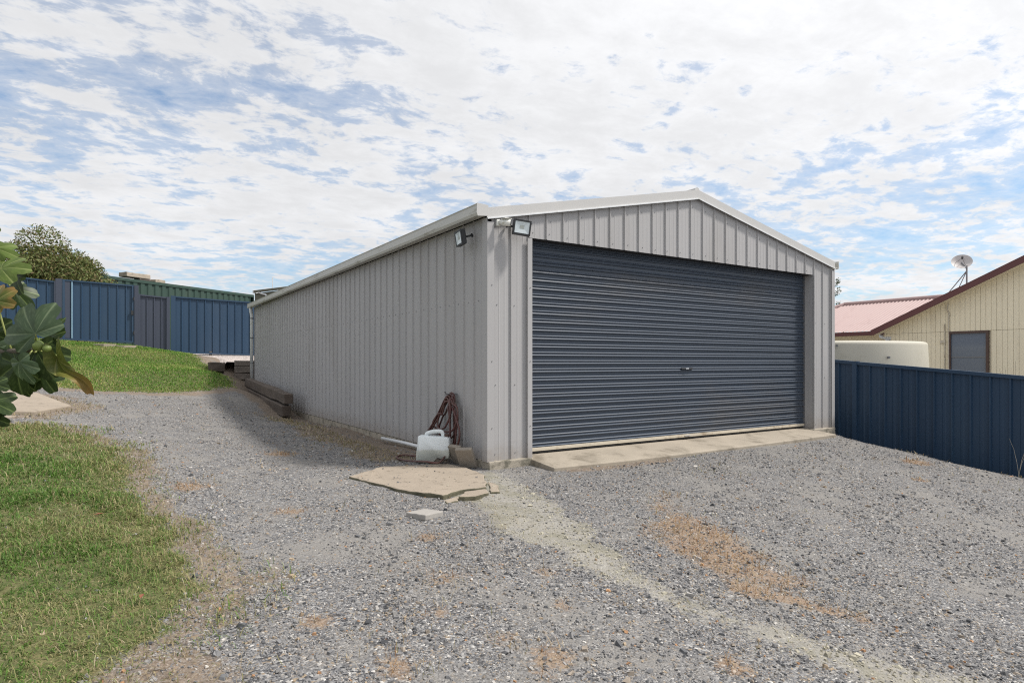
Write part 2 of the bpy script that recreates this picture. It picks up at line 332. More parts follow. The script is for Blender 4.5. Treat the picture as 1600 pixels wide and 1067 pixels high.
def zones(s, t):
    w1 = (fbm(s, t, 1.6, 4)-.5)*.55+(fbm(s+40, t, 6., 3)-.5)*.25
    la = sst(poly_sd(LAWN_A, s, t)+w1*.8, -.10, .16); lb = sst(poly_sd(LAWN_B, s, t)+w1*.9, -.12, .22)
    lawn = np.maximum(la, lb)
    tw = .15+.07*np.clip((t+4)/4, 0, 1)
    track = np.maximum(.85*sst(tw*.85+w1*.55-line_d(TRACK, s, t), -.26, .22), .8*sst(.36+w1*.5-line_d(PALE, s, t), -.1, .18))
    dry = np.maximum(.8*sst(poly_sd(DRY1, s, t)+w1*1.2, -.25, .25), .9*sst(.07+w1*.5-line_d(DRY2, s, t), -.10, .10))
    for x, y, r in TUFTS: dry = np.maximum(dry, .85*sst(r*.9+w1*.6-np.hypot(s-x, t-y), -.12, .12))
    edge = np.minimum(sst(poly_sd(LAWN_A, s, t)+w1*1.2, -.42, -.02), 1-.6*la)
    edge = np.maximum(edge*.9, np.minimum(sst(poly_sd(LAWN_B, s, t)+w1*1.2, -.55, -.1), 1-lb))
    edge = np.maximum(edge, .8*sst(poly_sd(PATH, s, t)+w1*1.4, -.7, -.15))
    bare = .18*sst(fbm(s+9, t+3, 1.7, 4), .54, .68); dry = np.maximum(dry, bare)
    dirt = sst(.75+w1*1.6-np.abs(s+.2)-np.clip(1.6-t, 0, 9)*.6, -.2, .35)*(t > .2)*(s < .3)
    dirt = np.maximum(dirt, edge*.95)
    dirt = np.maximum(dirt, .85*sst(poly_sd([(-2.95, -2.2), (-3.5, -2.8), (-3.7, -3.7), (-2.75, -3.6), (-2.8, -2.6)], s, t)+w1, -.15, .25)*(1-la))
    dirt = np.maximum(dirt, .9*sst(.10+w1*.35-line_d([(.7, -.5), (1.4, -.53), (2.1, -.48)], s, t), -.08, .08))
    dirt = np.maximum(dirt, sst(.3+w1-np.abs(s-6.75), -.1, .25)*.6)
    return lawn, track, dry, dirt
def axis(segs):
    out = []
    for a, b, st in segs: out += list(np.arange(a, b-1e-6, st))
    return np.array(out+[segs[-1][1]])
gs = axis([(-900, -100, 200), (-100, -14, 14), (-14, -5.5, .3), (-5.5, 7.6, .045), (7.6, 12, .3), (12, 100, 14), (100, 900, 200)])
gt = axis([(-900, -100, 200), (-100, -7, 14), (-7, -5, .15), (-5, 2, .045), (2, 10, .09), (10, 18, .16), (18, 26, .4), (26, 110, 14), (110, 910, 200)])
S, T = np.meshgrid(gs, gt); ZZ = H(S, T)
nS, nT = len(gs), len(gt); idx = np.arange(nS*nT).reshape(nT, nS)
GF = np.c_[idx[:-1, :-1].ravel(), idx[:-1, 1:].ravel(), idx[1:, 1:].ravel(), idx[1:, :-1].ravel()]
zl, zt, zd, zi = [z.ravel() for z in zones(S, T)]
m, g = newmat('gravel_ground'); p = g.n('NewGeometry').outputs['Position']
at_ = g.n('Attribute', attribute_name='Zone'); sp = g.n('SeparateColor', ins={0: at_.outputs['Color']}); lawn_, track_, dry_, dirt_ = sp.outputs[0], sp.outputs[1], sp.outputs[2], at_.outputs['Alpha']
v1 = g.n('TexVoronoi', ins={'Vector': p, 'Scale': 88., 'Randomness': 1.}); v2 = g.n('TexVoronoi', ins={'Vector': p, 'Scale': 190.})
rv = g.n('SeparateColor', ins={0: v1.outputs['Color']}).outputs[0]; rv2 = g.n('SeparateColor', ins={0: v2.outputs['Color']}).outputs[0]
PALETTE = [(0, (.045, .045, .048)), (.2, (.10, .10, .105)), (.44, (.175, .173, .175)), (.68, (.25, .245, .24)), (.84, (.37, .36, .345)), (.9, (.27, .215, .155)), (.97, (.52, .50, .47))]
cg = g.mix(g.step(g.noise(p, 9., 4.), .42, .6), g.ramp(rv, PALETTE, 'CONSTANT'), g.ramp(rv2, PALETTE, 'CONSTANT'))
dust = g.step(g.noise(p, 1.5, 6., .65, .4), .47, .66, 0., .8)
cg = g.mix(dust, cg, g.ramp(g.noise(p, 130., 4., .8), [(.3, (.135, .127, .118)), (.7, (.30, .285, .265))]))
n3 = g.noise(p, 40., 5., .7); n8 = g.noise(p, 8., 5., .65); n200 = g.noise(p, 190., 3., .8)
nb = g.noise(p, 13., 6., .75, .4)
brk = lambda z, a=.9: g.step(g.math('ADD', z, g.math('MULTIPLY_ADD', g.math('ADD', n3, nb), a, -a)), .30, .80)
ct = g.mix(g.step(g.noise(p, 3.3, 5., .7), .44, .62, 0, .62), g.ramp(n200, [(.25, (.21, .197, .172)), (.75, (.40, .378, .33))]), g.ramp(n200, [(.3, (.10, .095, .055)), (.7, (.27, .25, .165))]))
cd = g.ramp(n200, [(.25, (.15, .095, .055)), (.55, (.33, .215, .125)), (.8, (.48, .35, .22))])
ci = g.ramp(g.math('ADD', g.math('MULTIPLY', n200, .5), g.math('MULTIPLY', n8, .5)), [(.3, (.10, .075, .05)), (.7, (.31, .22, .145))])
cl = g.ramp(g.math('ADD', g.math('MULTIPLY', n8, .6), g.math('MULTIPLY', n200, .4)), [(.3, (.045, .055, .02)), (.5, (.095, .105, .04)), (.72, (.22, .175, .09))])
cc = g.mix(g.math('MULTIPLY', brk(track_, 1.6), .78), cg, ct); cc = g.mix(g.math('MULTIPLY', brk(dirt_, 1.2), .62), cc, ci); cc = g.mix(g.math('MULTIPLY', brk(dry_, 1.5), .55), cc, cd); cc = g.mix(brk(lawn_, .5), cc, cl)
hgt = g.math('SUBTRACT', g.math('MULTIPLY', n8, .6), g.math('MULTIPLY', v1.outputs['Distance'], .5))
finish(g, cc, .92, g.n('Bump', ins={'Strength': .7, 'Distance': .012, 'Height': hgt}).outputs[0], spec=.25); GROUND = m
gm = np_mesh('ground', np.c_[S.ravel(), T.ravel(), ZZ.ravel()], GF, GROUND, smooth=True)
za = gm.color_attributes.new('Zone', 'FLOAT_COLOR', 'POINT'); za.data.foreach_set('color', np.c_[zl, zt, zd, zi].astype(np.float32).ravel())
kind(link('ground', gm), 'structure', 'grey gravel yard with lawn and dusty tracks')
CX, CY = cam.location.x, cam.location.y
blocked = lambda s, t: (poly_sd(SHED, s, t) > -.02) | (poly_sd(SLAB, s, t) > -.01) | ((s > .45) & (s < 5.95) & (t > -.45) & (t < .3)) | (s > 6.9) | (poly_sd(PATH, s, t) > 0)
# ---- loose stones
def scatter(n, s0, s1, t0, t1): return rng.uniform(s0, s1, n), rng.uniform(t0, t1, n)
def put_stones():
    s, t = scatter(700000, -5, 6.9, -5.2, 8.5); d = np.hypot(s-CX, t-CY)
    f = np.array([.5403, .8415]); dep = (s-CX)*f[0]+(t-CY)*f[1]; lat = (s-CX)*f[1]-(t-CY)*f[0]
    lw, tk, dr, di = zones(s, t)
    pr = np.minimum(1, (3.3/np.maximum(d, .5))**1.75)*(1-.985*lw)*(1-.5*sst(tk, .35, .9))*(1-.45*dr)*(1-.45*di)
    pr *= (.4+.6*sst(fbm(s, t, 1.5, 4), .36, .55))*(1-.75*wheel(s, t))
    ok = (rng.random(len(s)) < pr) & (dep > 1.6) & (np.abs(lat) < dep*.95+.6) & (~blocked(s, t) | ((poly_sd(SLAB, s, t) > .02) & (rng.random(len(s)) < .05))); s, t, d = s[ok][:112000], t[ok][:112000], d[ok][:112000]
    n = len(s); K = 40
    cube = np.array([(x, y, z) for z in (-1, 1) for y in (-1, 1) for x in (-1, 1)], float)
    lib = cube[None]*rng.uniform(.35, 1.0, (K, 8, 3)); lib[:, 4:, :2] *= rng.uniform(.45, .95, (K, 4, 1))
    q = np.array([(0, 2, 3, 1), (4, 5, 7, 6), (0, 1, 5, 4), (1, 3, 7, 5), (3, 2, 6, 7), (2, 0, 4, 6)])
    size = .5*np.exp(rng.normal(math.log(.0112), .45, n))*np.maximum(1, d/5)**.3
    size = np.clip(size, .003, .024)
    sc3 = np.c_[size*rng.uniform(.9, 1.5, n), size*rng.uniform(.6, 1., n), size*rng.uniform(.28, .7, n)]
    V = lib[rng.integers(0, K, n)]*sc3[:, None]
    a = rng.uniform(0, 2*math.pi, n); b = rng.normal(0, .3, n); c, si, cb, sb = np.cos(a), np.sin(a), np.cos(b), np.sin(b)
    x, y, z = V[..., 0], V[..., 1], V[..., 2]; x, z = x*cb[:, None]+z*sb[:, None], -x*sb[:, None]+z*cb[:, None]
    V = np.stack([x*c[:, None]-y*si[:, None]+s[:, None], x*si[:, None]+y*c[:, None]+t[:, None], z+(np.where(poly_sd(SLAB, s, t) > .02, np.maximum(gz(s, t)+.02, -.028)+.004, H(s, t))+sc3[:, 2]*.5)[:, None]], -1)
    pal = np.array([(.075, .08, .09), (.14, .148, .16), (.21, .217, .23), (.27, .272, .28), (.33, .33, .33), (.42, .415, .405), (.38, .31, .225), (.42, .25, .14), (.58, .57, .545), (.30, .265, .225)])
    col = pal[rng.choice(10, n, p=[.05, .14, .20, .20, .15, .10, .045, .02, .035, .06])]*rng.uniform(.8, 1.2, (n, 1))*np.array([[.82, .785, .75]])
    tk = zones(s, t)[1]; on = (tk > .5) & (rng.random(n) < .8); col[on] = np.array([(.40, .37, .29)])*rng.uniform(.6, 1.15, (on.sum(), 1))
    F = (q[None]+8*np.arange(n)[:, None, None]).reshape(-1, 4)
    kind(link('gravel_stones', np_mesh('gravel_stones', V.reshape(-1, 3), F, STONE, np.repeat(col, 8, 0))), 'stuff', 'loose grey and tan crushed stones across the driveway')
    print('stones', n)
put_stones()
# ---- grass blades, built as one mass each
def blades(name, label, s, t, L, w, col, lean, bend=.6):
    n = len(s); a = rng.uniform(0, 2*math.pi, n); dx, dy = np.cos(a), np.sin(a); px, py = -dy, dx
    th = np.clip(np.abs(rng.normal(lean, .35, n)), .05, 1.5); z0 = H(s, t)-.004
    mid = L*.55; r1 = mid*np.sin(th*.7); h1_ = mid*np.cos(th*.7); th2 = np.minimum(th+bend*rng.uniform(.3, 1.2, n), 1.75)
    r2 = r1+(L-mid)*np.sin(th2); h2 = np.maximum(h1_+(L-mid)*np.cos(th2), .004)
    P = lambda r, h, k: np.stack([s+dx*r+px*w*k, t+dy*r+py*w*k, z0+h], -1)
    V = np.stack([P(0, 0, -.5), P(0, 0, .5), P(r1, h1_, .42), P(r1, h1_, -.42), P(r2, h2, 0.)], 1)
    o = 5*np.arange(n)[:, None]; F = np.concatenate([o+np.array([[0, 1, 2]]), o+np.array([[0, 2, 3]]), o+np.array([[3, 2, 4]])])
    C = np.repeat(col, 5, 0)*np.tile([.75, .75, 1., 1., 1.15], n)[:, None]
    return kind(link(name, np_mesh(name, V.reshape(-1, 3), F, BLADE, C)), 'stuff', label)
GREENS = np.array([(.11, .225, .035), (.07, .15, .024), (.15, .255, .05), (.23, .27, .095), (.31, .29, .125), (.40, .335, .185)])
def lawn_cols(n, dryness):
    w = np.stack([.30*(1-dryness), .27*(1-dryness), .22*np.ones(n), .13+.15*dryness, .06+.42*dryness, .01+.16*dryness], 1); w /= w.sum(1, keepdims=True)
    i = (rng.random((n, 1)) > np.cumsum(w, 1)).sum(1).clip(0, 5); return GREENS[i]*rng.uniform(.75, 1.2, (n, 1))
s, t = scatter(300000, -6.0, -2.4, -4.0, 4.6); d = np.hypot(s-CX, t-CY); lw = zones(s, t)[0]
lw = np.maximum(lw, .16*sst(poly_sd(LAWN_A, s, t)+(fbm(s, t, 2.4, 4)-.5)*.9, -.4, -.02))
ok = (rng.random(len(s)) < lw*np.minimum(1, (3.4/d)**1.1)*(.6+.4*sst(fbm(s, t, 3., 3), .3, .55))) & ((s-CX)*.5403+(t-CY)*.8415 > 1.2)
s, t, d = s[ok][:115000], t[ok][:115000], d[ok][:115000]
dr_ = np.clip(sst(fbm(s+5, t, 1.4, 4), .44, .64)*.8+sst(-poly_sd(LAWN_A, s, t), -.6, .1)*.8+sst(t, 1., 3.6)*.35, 0, 1)*.9
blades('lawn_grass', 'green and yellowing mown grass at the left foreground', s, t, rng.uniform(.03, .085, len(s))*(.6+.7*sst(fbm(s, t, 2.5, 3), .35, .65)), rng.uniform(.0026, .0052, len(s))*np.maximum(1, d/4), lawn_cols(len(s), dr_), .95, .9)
s, t = scatter(150000, -8.5, -.6, 8.2, 17); lw = zones(s, t)[0]; ok = (rng.random(len(s)) < lw); s, t = s[ok][:80000], t[ok][:80000]
dr_ = np.clip(sst(fbm(s, t, .8, 4), .46, .64)*.6+sst(-poly_sd(LAWN_B, s, t), -.5, .15)*.7, 0, 1)
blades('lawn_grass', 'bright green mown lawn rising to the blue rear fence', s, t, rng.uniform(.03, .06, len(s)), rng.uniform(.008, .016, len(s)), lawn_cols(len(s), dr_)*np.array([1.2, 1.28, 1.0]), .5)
s, t = scatter(420000, -4.6, 6.9, -5, 10); lw, tk, dz, di = zones(s, t); d = np.hypot(s-CX, t-CY)
ok = (rng.random(len(s)) < np.clip(dz*1.1-.15, 0, 1)*np.minimum(1, (4.2/d))*.9+.30*di*(d < 13)*((s < -.4) | (s > 6.2))*np.minimum(1, 5./d)*1.5) & ~blocked(s, t); s, t, d = s[ok][:72000], t[ok][:72000], d[ok][:72000]
STRAW = np.array([(.44, .27, .12), (.34, .18, .08), (.56, .42, .25), (.24, .14, .07), (.46, .36, .21)]); sc_ = STRAW[rng.integers(0, 5, len(s))]*rng.uniform(.7, 1.15, (len(s), 1)); tan_ = zones(s, t)[2] < .35; sc_[tan_] = np.array([(.42, .34, .20), (.52, .44, .29), (.30, .23, .13), (.26, .25, .10)])[rng.integers(0, 4, tan_.sum())]*rng.uniform(.7, 1.1, (tan_.sum(), 1))
blades('dry_grass', 'orange brown dead grass in patches on the gravel', s, t, rng.uniform(.03, .095, len(s)), rng.uniform(.0018, .0034, len(s))*np.maximum(1, d/3.5), sc_, 1.1, .6)
# ---- concrete laid on the ground
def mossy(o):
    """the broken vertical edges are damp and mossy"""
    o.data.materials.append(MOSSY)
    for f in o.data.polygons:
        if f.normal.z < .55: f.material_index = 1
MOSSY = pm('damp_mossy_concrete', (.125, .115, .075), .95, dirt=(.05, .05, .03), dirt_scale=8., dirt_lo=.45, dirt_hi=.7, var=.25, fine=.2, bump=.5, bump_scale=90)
SJ = jag(SLAB); pad = M().prism(SJ, -.16, [slab_z(a, b) for a, b in SJ])
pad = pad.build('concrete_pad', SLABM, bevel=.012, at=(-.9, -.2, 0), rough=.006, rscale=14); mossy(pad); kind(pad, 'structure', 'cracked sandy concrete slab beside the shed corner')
for poly, z in (([(-.72, -.80), (-.50, -.80), (-.56, -.96), (-.73, -1.02), (-.86, -.96)], -.04), ([(-.99, -.92), (-.74, -.82), (-.88, -.99), (-1.0, -1.02)], -.065), ([(-.46, -.81), (-.28, -.42), (-.30, -.70), (-.44, -.95), (-.53, -.93)], -.045)):
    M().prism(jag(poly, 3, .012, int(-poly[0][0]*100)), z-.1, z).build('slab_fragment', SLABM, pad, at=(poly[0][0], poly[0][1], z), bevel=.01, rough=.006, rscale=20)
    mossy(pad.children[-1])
M().prism(PATH, [h1(*q)-.15 for q in PATH], [float(gz(np.array([q[0]]), np.array([q[1]]))[0])+.045 for q in PATH]).build('concrete_path', SLABM, at=PATH[3]+(0,), bevel=.012)
kind(bpy.data.objects['concrete_path'], 'structure', 'pale concrete path at the left edge beside the lawn')
pth = bpy.data.objects['concrete_path']
M().prism([(-4.38, 4.78), (-4.62, 5.0), (-5.6, 5.2), (-5.6, 4.6), (-4.6, 4.5)], .1, [.385, .40, .47, .45, .38]).build('path_slab', SLABM, pth, at=(-4.6, 4.7, .3), bevel=.01)
for a, b, r in ((-3.55, 15.9, .28), (-3.05, 16.0, .26)):
    z = h1(a, b); q = [(a+r*1.2*math.cos(k)*random.uniform(.8, 1.1), b+r*math.sin(k)*random.uniform(.8, 1.1)) for k in np.linspace(0, 6.28, 9)[:-1]]
    tag(M().prism(q, z-.1, z+.05).build('stepping_stone', SLABM, at=(a, b, z), bevel=.01), ('flat sandy stepping stone set in the lawn, left of the pair by the gate' if a < -3.2 else 'flat sandy stepping stone set in the lawn, right of the pair by the gate'), 'stepping stone', 'stepping stones in the lawn at the gate')
tx = np.linspace(-1.3, 9, 60); ty = np.linspace(13.62, 30, 70); A, B = np.meshgrid(tx, ty); tz = 1.10+.066*(B-13.62)*(B < 18)+.29*(B >= 18)+.03*(fbm(A, B, 2., 3)-.5)-.9*np.clip((-.72-A)/.25, 0, 1)*(B < 15.2)
ii = np.arange(A.size).reshape(A.shape); m, g = newmat('pinkish_terrace_gravel'); p = g.n('NewGeometry').outputs['Position']
vv = g.n('TexVoronoi', ins={'Vector': p, 'Scale': 30.}); finish(g, g.ramp(g.n('SeparateColor', ins={0: vv.outputs['Color']}).outputs[0], [(0, (.22, .19, .17)), (.35, (.42, .36, .33)), (.8, (.60, .53, .49))]), .9, g.n('Bump', ins={'Strength': .8, 'Distance': .03, 'Height': vv.outputs['Distance']}).outputs[0])
kind(link('gravel_terrace', np_mesh('gravel_terrace', np.c_[A.ravel(), B.ravel(), tz.ravel()], np.c_[ii[:-1, :-1].ravel(), ii[:-1, 1:].ravel(), ii[1:, 1:].ravel(), ii[1:, :-1].ravel()], m, smooth=True)), 'structure', 'raised pale gravel terrace behind the shed')
# ------------------------------------------------------------------ the shed
PITCH = (5.88-.50)/23; EAVE, APEX, LEN, WID = 2.64, 3.28, 13.0, 6.4
def gable(x): return EAVE+.0+(APEX-EAVE)*(1-abs(x-WID/2)/(WID/2))
RIB = [(0, 0), (.007, .018), (.017, .018), (.025, 0), (.088, 0), (.094, .0018), (.103, .0018), (.109, 0), (.158, 0), (.164, .0018), (.173, .0018), (.179, 0), (PITCH+.002, 0)]
shed = thing('garage_shed', (0, 0, 0), 'large grey steel gabled shed with a wide dark roller door', 'shed')
def pan_mesh(name, prof, fn, mat):
    """one sheet pan: fn(a, b, k) gives the vertex of profile point (a, b) at its bottom (k=0) or top (k=1)"""
    m_ = M(); n = len(prof); m_.add([fn(a, b, 0) for a, b in prof]+[fn(a, b, 1) for a, b in prof], [(i, i+1, n+i+1, n+i) for i in range(n-1)]); return m_
side = pan_mesh('wall_panel', RIB, lambda a, b, k: (-b, a, (.045, EAVE-.02)[k]), CLAD).mesh('wall_panel', CLAD)
npan = int(LEN/PITCH)
for i in range(npan): link('wall_panel', side, shed, (0, .05+i*PITCH, 0))
for i in range(28):
    x0 = .50+(i-2)*PITCH; inside = .5-1e-3 <= x0 < 5.88-1e-3
    prof = [(a, b) for a, b in RIB if x0+a < 6.385]
    if len(prof) < 3: continue
    pan_mesh('wall_panel', prof, lambda a, b, k: (x0+a, -b, (2.452 if inside else .05) if k == 0 else gable(x0+a)-.01), CLAD).build('wall_panel', CLAD, shed, at=(x0, 0, 0))
q = M()
for i in range(int(LEN/PITCH)):
    for a, b in RIB: pass
prof = [(i*PITCH+a, b) for i in range(int(LEN/PITCH)) for a, b in RIB[:-1]]
pan_mesh('rear', prof, lambda a, b, k: (WID+b, a+.05, (.0, EAVE)[k]), CLAD).build('side_wall', CLAD, shed)
prof = [(i*PITCH+a, b) for i in range(27) for a, b in RIB[:-1]]
pan_mesh('rear', prof, lambda a, b, k: (a+.05, LEN+b, (.0, gable(a+.05)-.01)[k]), CLAD).build('rear_wall', CLAD, shed)
# roof sheets, barge flashings, gutters
for sgn in (0, 1):
    pr = [(i*PITCH+a, b) for i in range(int(LEN/PITCH)+1) for a, b in RIB[:-1]]
    X = (lambda u: u*(WID/2+.05)-.05) if sgn == 0 else (lambda u: WID+.05-u*(WID/2+.05))
    pan_mesh('roof', pr, lambda a, b, k: (X(k), a-.0, (EAVE+.03, APEX+.045)[k]+b), CLAD).build('roof_sheet', CLAD, shed)
M().tube([(WID/2, -.02, APEX+.075), (WID/2, LEN, APEX+.075)], .05, 8).build('ridge_cap', TRIM, shed)
for a, b in (((-.035, 2.70), (WID/2, APEX+.09)), ((WID+.035, 2.70), (WID/2, APEX+.09))):
    ax, az = a; bx, bz = b
    m_ = M().add([(ax, -.034, az), (bx, -.034, bz), (bx, -.034, bz-.118), (ax, -.034, az-.112), (ax, .10, az+.004), (bx, .10, bz+.004), (bx, -.026, bz-.118), (ax, -.026, az-.112)], [(0, 1, 2, 3), (0, 4, 5, 1), (3, 2, 6, 7)])
    bg_ = m_.build('barge_flashing', TRIM, shed)
    M().add([(ax, -.034, az-.103), (bx, -.034, bz-.109), (bx, -.048, bz-.113), (ax, -.048, az-.107), (ax, -.048, az-.121), (bx, -.048, bz-.127)], [(0, 1, 2, 3), (3, 2, 5, 4)]).build('drip_edge', PIPEW, bg_)  # lip in a whiter material: its lit highlight is put into the colour
gp = [(-.025, 0, .10), (-.03, 0, .005), (-.145, 0, -.008), (-.155, 0, .02), (-.150, 0, .098), (-.158, 0, .112), (-.140, 0, .115), (-.139, 0, .10), (-.144, 0, .02), (-.135, 0, .005), (-.036, 0, .018), (-.033, 0, .10)]
gut = M().sweep(gp, (0, -.03, 2.615), (0, LEN+.08, 2.615)).build('gutter', GUTM, shed)
M().sweep([(p[0], 0, p[2]) for p in [(-.02, 0, .11), (-.025, 0, -.002), (-.147, 0, -.014), (-.16, 0, .02), (-.156, 0, .118)]], (0, -.036, 2.615), (0, -.031, 2.615)).build('end_cap', TRIM, gut)
for i in range(9): M().box(-.15, -.02, .8+i*1.5, .83+i*1.5, 2.722, 2.728).build('gutter_strap', GUTM, gut, at=(-.1, .8+i*1.5, 2.72))
M().sweep([(p[0]*-1+WID, 0, p[2]) for p in gp], (0, -.03, 2.60), (0, LEN+.08, 2.60)).build('gutter', GUTM, shed)
dp = M().tube([(-.095, LEN-.12, 2.63), (-.095, LEN-.12, 2.52), (-.07, LEN-.12, 2.40), (-.07, LEN-.12, .62)], .045, 12).build('downpipe', PIPEW, shed, smooth=True)
for z in (1.05, 1.75, 2.3): M().tube([(-.07, LEN-.12, z), (-.07, LEN-.12, z+.03)], .05, 12).build('pipe_clip', STEELG, dp)
# flashings and door surround
for x0, x1 in ((-.031, .052), (WID-.052, WID+.031)):
    M().box(x0, x1, -.031, -.027, .048, gable(.05)-.09).build('corner_flashing', CLAD, shed)
M().box(-.031, -.027, -.027, .075, .048, 2.6).build('corner_flashing', CLAD, shed)
M().box(WID+.027, WID+.031, -.027, .05, .048, 2.58).build('corner_flashing', CLAD, shed)
M().box(.478, .535, -.036, -.028, .05, 2.44).build('jamb_flashing', CLAD, shed)
M().box(5.872, 5.884, -.028, -.022, .05, 2.44).build('jamb_flashing', CLAD, shed)
M().box(.36, .50, .005, .16, .05, 2.45).build('door_jamb', CLAD, shed)
M().box(5.88, 6.05, .005, .135, .05, 2.45).build('door_jamb', CLAD, shed)
M().box(.36, 6.05, .006, .30, 2.455, 2.60).build('door_header', DARKM, shed)
M().box(5.845, 5.879, .135, .165, .06, 2.45).build('door_guide', STEELG, shed)
M().box(.501, .535, .135, .165, .06, 2.45).build('door_guide', STEELG, shed)
# roller door: one slat after another
door = M().box(.54, 5.85, .205, .21, .08, 2.7).build('roller_door', DARKM, shed, at=(.5, .2, .08))
SP = .0937; sl = [(0, .004), (.003, -.015), (.013, -.020), (.023, -.015), (.029, 0), (.034, 0), (.038, -.012), (.045, -.015), (.052, -.008), (.057, .004), (SP, .004)]
slat = pan_mesh('slat', sl, lambda a, b, k: ((.02, 5.36)[k], b, a), DOORM).mesh('slat', DOORM)
for i in range(26): link('slat', slat, door, (.5, .150, .125+i*SP))
M().box(.515, 5.86, .130, .165, .088, .128).build('bottom_rail', CREAM, door, bevel=.004)
M().box(.515, 5.86, .137, .160, .072, .089).build('rubber_seal', BLACK, door)
hd = M().box(3.06, 3.27, .118, .134, .99, 1.018).build('lock_plate', BLACK, door, bevel=.004)
M().box(3.135, 3.19, .111, .119, .994, 1.014).build('lock_barrel', SILVER, hd, bevel=.003)
M().box(3.12, 3.22, .113, .131, .098, .112).build('lift_handle', SILVER, door, bevel=.004)
# slab, footings
M().box(.02, WID-.02, .22, LEN-.02, -.3, .062).build('floor_slab', CONCG, shed)
M().box(-.012, .1, .2, LEN, -.3, .035).build('footing', CONCG, shed)
M().box(-.015, .54, -.045, .2, -.3, .052).build('footing', CONCG, shed, bevel=.012, rough=.006, rscale=16)
M().box(5.84, WID+.02, -.05, .2, -.3, .052).build('footing', CONCG, shed, bevel=.012, rough=.006, rscale=16)
m_ = M()
def screw(x, y, z, ax):
    r = .0048
    if ax == 'y': m_.tube([(x, y, z), (x, y-.006, z)], r, 6)
    else: m_.tube([(x, y, z), (x-.006, y, z)], r, 6)
for i in range(-2, 26):
    x = .50+i*PITCH+.055
    if x > 6.36: continue
    inn = .5 < x < 5.88
    for z in ([gable(x)-.13-.02*random.random()]+([2.50+.02*random.random()] if inn else [.12, .85, 1.7])):
        screw(x+random.uniform(-.01, .03), 0, z, 'y')
for y in np.arange(.2, LEN, PITCH*1.0):
    for z in (.14, 1.75): screw(0, y, z, 'x')
for z in (.4, 1.1, 1.9): screw(.507, -.036, z, 'y'); screw(.025, -.031, z, 'y')
kind(m_.build('screws', STEELG, shed), 'stuff')
# concrete apron in front of the door
M().add([(.50, .23, .066), (5.88, .23, .066), (5.90, -.36, .0), (4.4, -.40, -.008), (3., -.43, -.012), (1.6, -.46, -.01), (.53, -.44, -.002),
         (.50, .23, -.2), (5.88, .23, -.2), (5.90, -.36, -.2), (4.4, -.40, -.2), (3., -.43, -.2), (1.6, -.46, -.2), (.53, -.44, -.2)],
        [(0, 1, 2, 3, 4, 5, 6)]+[(i, (i+1) % 7, 7+(i+1) % 7, 7+i) for i in range(7)]).build('concrete_apron', CONC, at=(3.2, -.1, 0), bevel=.008)
kind(bpy.data.objects['concrete_apron'], 'structure', 'stained pale concrete ramp at the foot of the roller door')
# ---- things fixed to the shed
def floodlight(at, yaw, pitch, roll, arm, label):
    o = thing('floodlight', at, label, 'floodlight', 'floodlights on the shed')
    rot = Matrix.Rotation(yaw, 3, 'Z') @ Matrix.Rotation(pitch, 3, 'X') @ Matrix.Rotation(roll, 3, 'Y')
    def part(m_, name, mat, par, **kw):
        m_.v = [tuple(rot @ Vector(v)) for v in m_.v]; return m_.build(name, mat, par, local=True, **kw)
    w, h = .095, .08                                                  # faces local -y
    hs = part(M().box(-w, w, -.012, .034, -h, h), 'housing', BLACK, o, bevel=.006)
    part(M().box(-w, w, -.022, -.013, h-.017, h).box(-w, w, -.022, -.013, -h, -h+.017).box(-w, -w+.017, -.022, -.013, -h+.017, h-.017).box(w-.017, w, -.022, -.013, -h+.017, h-.017), 'bezel', BLACK, hs)
    iw, ih = w-.018, h-.018
    rf = part(M().add([(-iw, -.0185, -ih), (iw, -.0185, -ih), (iw, -.0185, ih), (-iw, -.0185, ih), (-.03, -.0135, -.02), (.03, -.0135, -.02), (.03, -.0135, .03), (-.03, -.0135, .03)],
              [(0, 1, 5, 4), (1, 2, 6, 5), (2, 3, 7, 6), (3, 0, 4, 7), (4, 5, 6, 7)]), 'reflector', GLASSF, hs)
    part(M().box(-.024, .024, -.0145, -.0137, -.014, .024), 'led_array', LEDM, rf)
    for i in range(5): part(M().box(-.07+i*.032, -.062+i*.032, .034, .046, -.06, .06), 'cooling_fin', BLACK, hs)
    m_ = M(); b = Vector(arm); m_.bar((0, 0, 0), b*.55, .014, .014).bar(b*.5, b, .02, .02); br = m_.build('bracket', BLACK, o, local=True)
    M().tube([b*.92, b], .022, 10).build('wall_mount', BLACK, br, local=True)
    return o
floodlight((.335, -.13, 2.515), R(-22), R(0), R(7), (-.13, .10, .025), 'black framed floodlight above the corner of the roller door')
floodlight((-.16, .33, 2.43), R(-98), R(8), R(-2), (.135, -.03, .04), 'black framed floodlight on the shaded side wall under the gutter')
o = thing('security_camera', (.105, -.03, 2.555), 'small white security camera high on the shed corner', 'camera')
M().box(-.035, .01, -.03, 0, -.035, .03).build('mount_base', WHITEP, o, local=True, bevel=.006)
bd = M().tube([(-.01, -.03, 0), (.03, -.065, -.003), (.085, -.105, -.008)], [.022, .036, .037], 14).build('camera_body', WHITEP, o, local=True, smooth=True)
M().box(.0, .095, -.125, -.05, .03, .036).build('sun_hood', WHITEP, bd, local=True, bevel=.003)
M().tube([(.086, -.106, -.008), (.09, -.109, -.0085)], .022, 14).build('lens', BLACK, bd, local=True)
